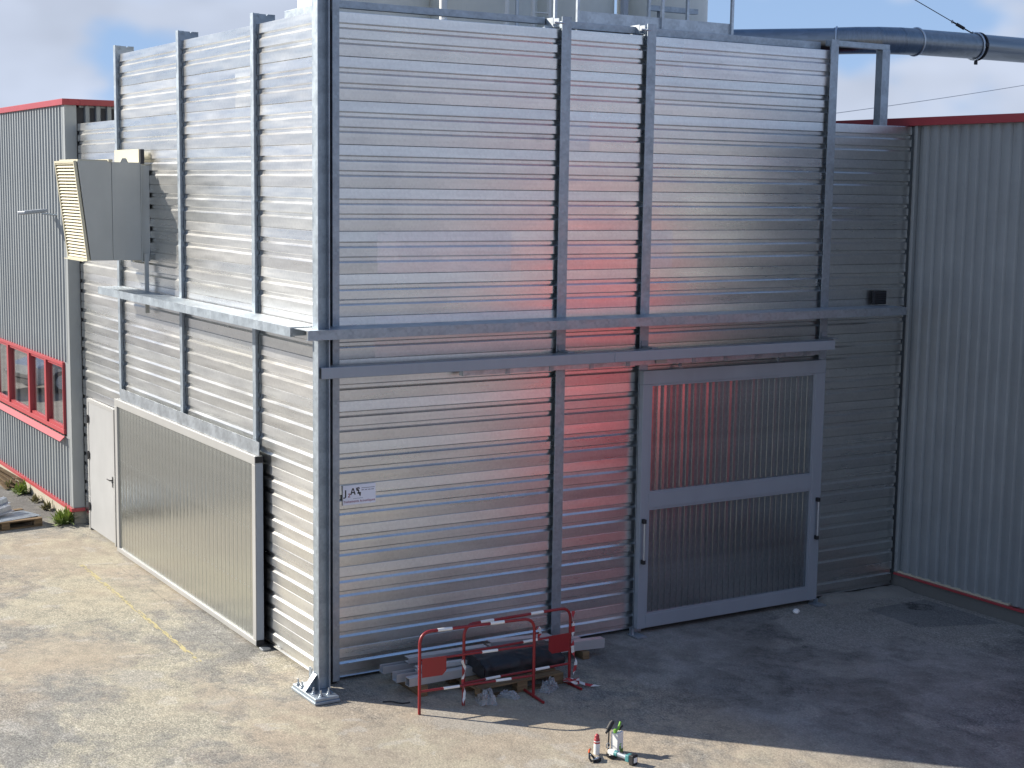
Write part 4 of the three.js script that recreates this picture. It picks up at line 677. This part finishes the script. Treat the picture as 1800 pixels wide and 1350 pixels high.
weed('dry weed tuft against the plinth, second from the corner', [-0.30, 0, -11.5], 60, 0.2, M.dryleaf, 22); weed('dry weed tuft against the plinth, third from the corner', [-0.32, 0, -12.3], 60, 0.18, M.dryleaf, 23); weed('green weed tuft against the plinth beside the planks', [-0.34, 0, -13.2], 90, 0.28, M.leaf, 24); weed('dry weed tuft beside the stacked planks', [-0.4, 0, -13.8], 70, 0.25, M.dryleaf, 25);
for (let k = 0; k < 4; k++) { const g = bx(-0.05, 0.05, -0.012, 0.012, -0.55, 0.55, 0.003); g.rotateX(0.32); const o = single('plank', ['lowest plank in the heap by the left hall wall', 'second plank in the heap by the left hall wall', 'third plank in the heap by the left hall wall', 'topmost plank in the heap by the left hall wall'][k], 'plank', g, M.wood, [-0.62 + k * 0.07, 0.2 + k * 0.028, -14.15 + 0.05 * k], 0.25 + 0.1 * k, 'planks by the left hall'); }
single('stone_chip', 'small pale broken block at the foot of the sliding door', 'stone', (() => { const g = new THREE.IcosahedronGeometry(0.04, 1), p = g.attributes.position; for (let i = 0; i < p.count; i++) { const n = 0.8 + 0.5 * vnoise(p.getX(i) * 60 + 9, p.getY(i) * 60 + p.getZ(i) * 40, 3); p.setXYZ(i, p.getX(i) * n * 1.2, Math.max(-0.03, p.getY(i) * n), p.getZ(i) * n); } g.computeVertexNormals(); return g; })(), M.white, [7.2, 0.031, 0.42]);
single('cable_scrap', 'short dark cable scrap on the ground left of the barrier', 'cable', tube([[0.33, 0.01, 0.95], [0.42, 0.014, 1.0], [0.50, 0.01, 1.1], [0.6, 0.01, 1.12]], 0.008, 8), M.black);

// ================================================================ parked car, out of frame, mirrored in the left windows
{
  const c = thing('parked_car', 'silver hatchback parked beyond the left edge, mirrored in the red framed windows', 'car', [-5.6, 0, -28.2], -0.25);
  M.carPaint = phys({ color: col(0.5, 0.51, 0.52), metalness: 0.5, roughness: 0.3, clearcoat: 1, clearcoatRoughness: 0.05 }); M.carGlass = mat({ color: col(0.02, 0.022, 0.025), roughness: 0.05 });
  const ex = (pts, d, bev) => { const g = new THREE.ExtrudeGeometry(new THREE.Shape(pts.map((p) => new THREE.Vector2(...p))), { depth: d - 2 * bev, bevelEnabled: true, bevelSize: bev * 0.6, bevelThickness: bev, bevelSegments: 4 }); g.translate(0, 0, -d / 2 + bev); return g; };
  part(c, 'body', ex([[-2.0, 0.35], [2.0, 0.32], [2.08, 0.55], [1.98, 0.72], [1.2, 0.92], [-1.95, 0.98], [-2.08, 0.7]], 1.72, 0.12), M.carPaint);
  part(c, 'cabin', ex([[1.1, 0.9], [0.35, 1.42], [-1.3, 1.45], [-1.95, 0.95]], 1.5, 0.14), M.carGlass); part(c, 'roof', ex([[0.38, 1.40], [0.3, 1.46], [-1.3, 1.5], [-1.42, 1.42]], 1.36, 0.06), M.carPaint);
  for (const x of [-1.28, 1.3]) for (const s of [-1, 1]) { const w = part(c, 'wheel', new THREE.CylinderGeometry(0.31, 0.31, 0.2, 32).rotateX(Math.PI / 2).translate(x, 0.31, s * 0.8), M.black); part(w, 'rim', new THREE.CylinderGeometry(0.2, 0.2, 0.02, 24).rotateX(Math.PI / 2).translate(x, 0.31, s * 0.905), M.bright); }
  for (const s of [-0.62, 0.62]) part(c, 'headlight', bx(1.93, 2.09, 0.6, 0.72, s - 0.17, s + 0.17, 0.04), M.white); part(c, 'grille', bx(2.05, 2.12, 0.4, 0.52, -0.5, 0.5, 0.02), M.black); part(c, 'number_plate', bx(2.121, 2.128, 0.5, 0.6, -0.26, 0.26), M.white);
}
renderer.render(scene, camera);
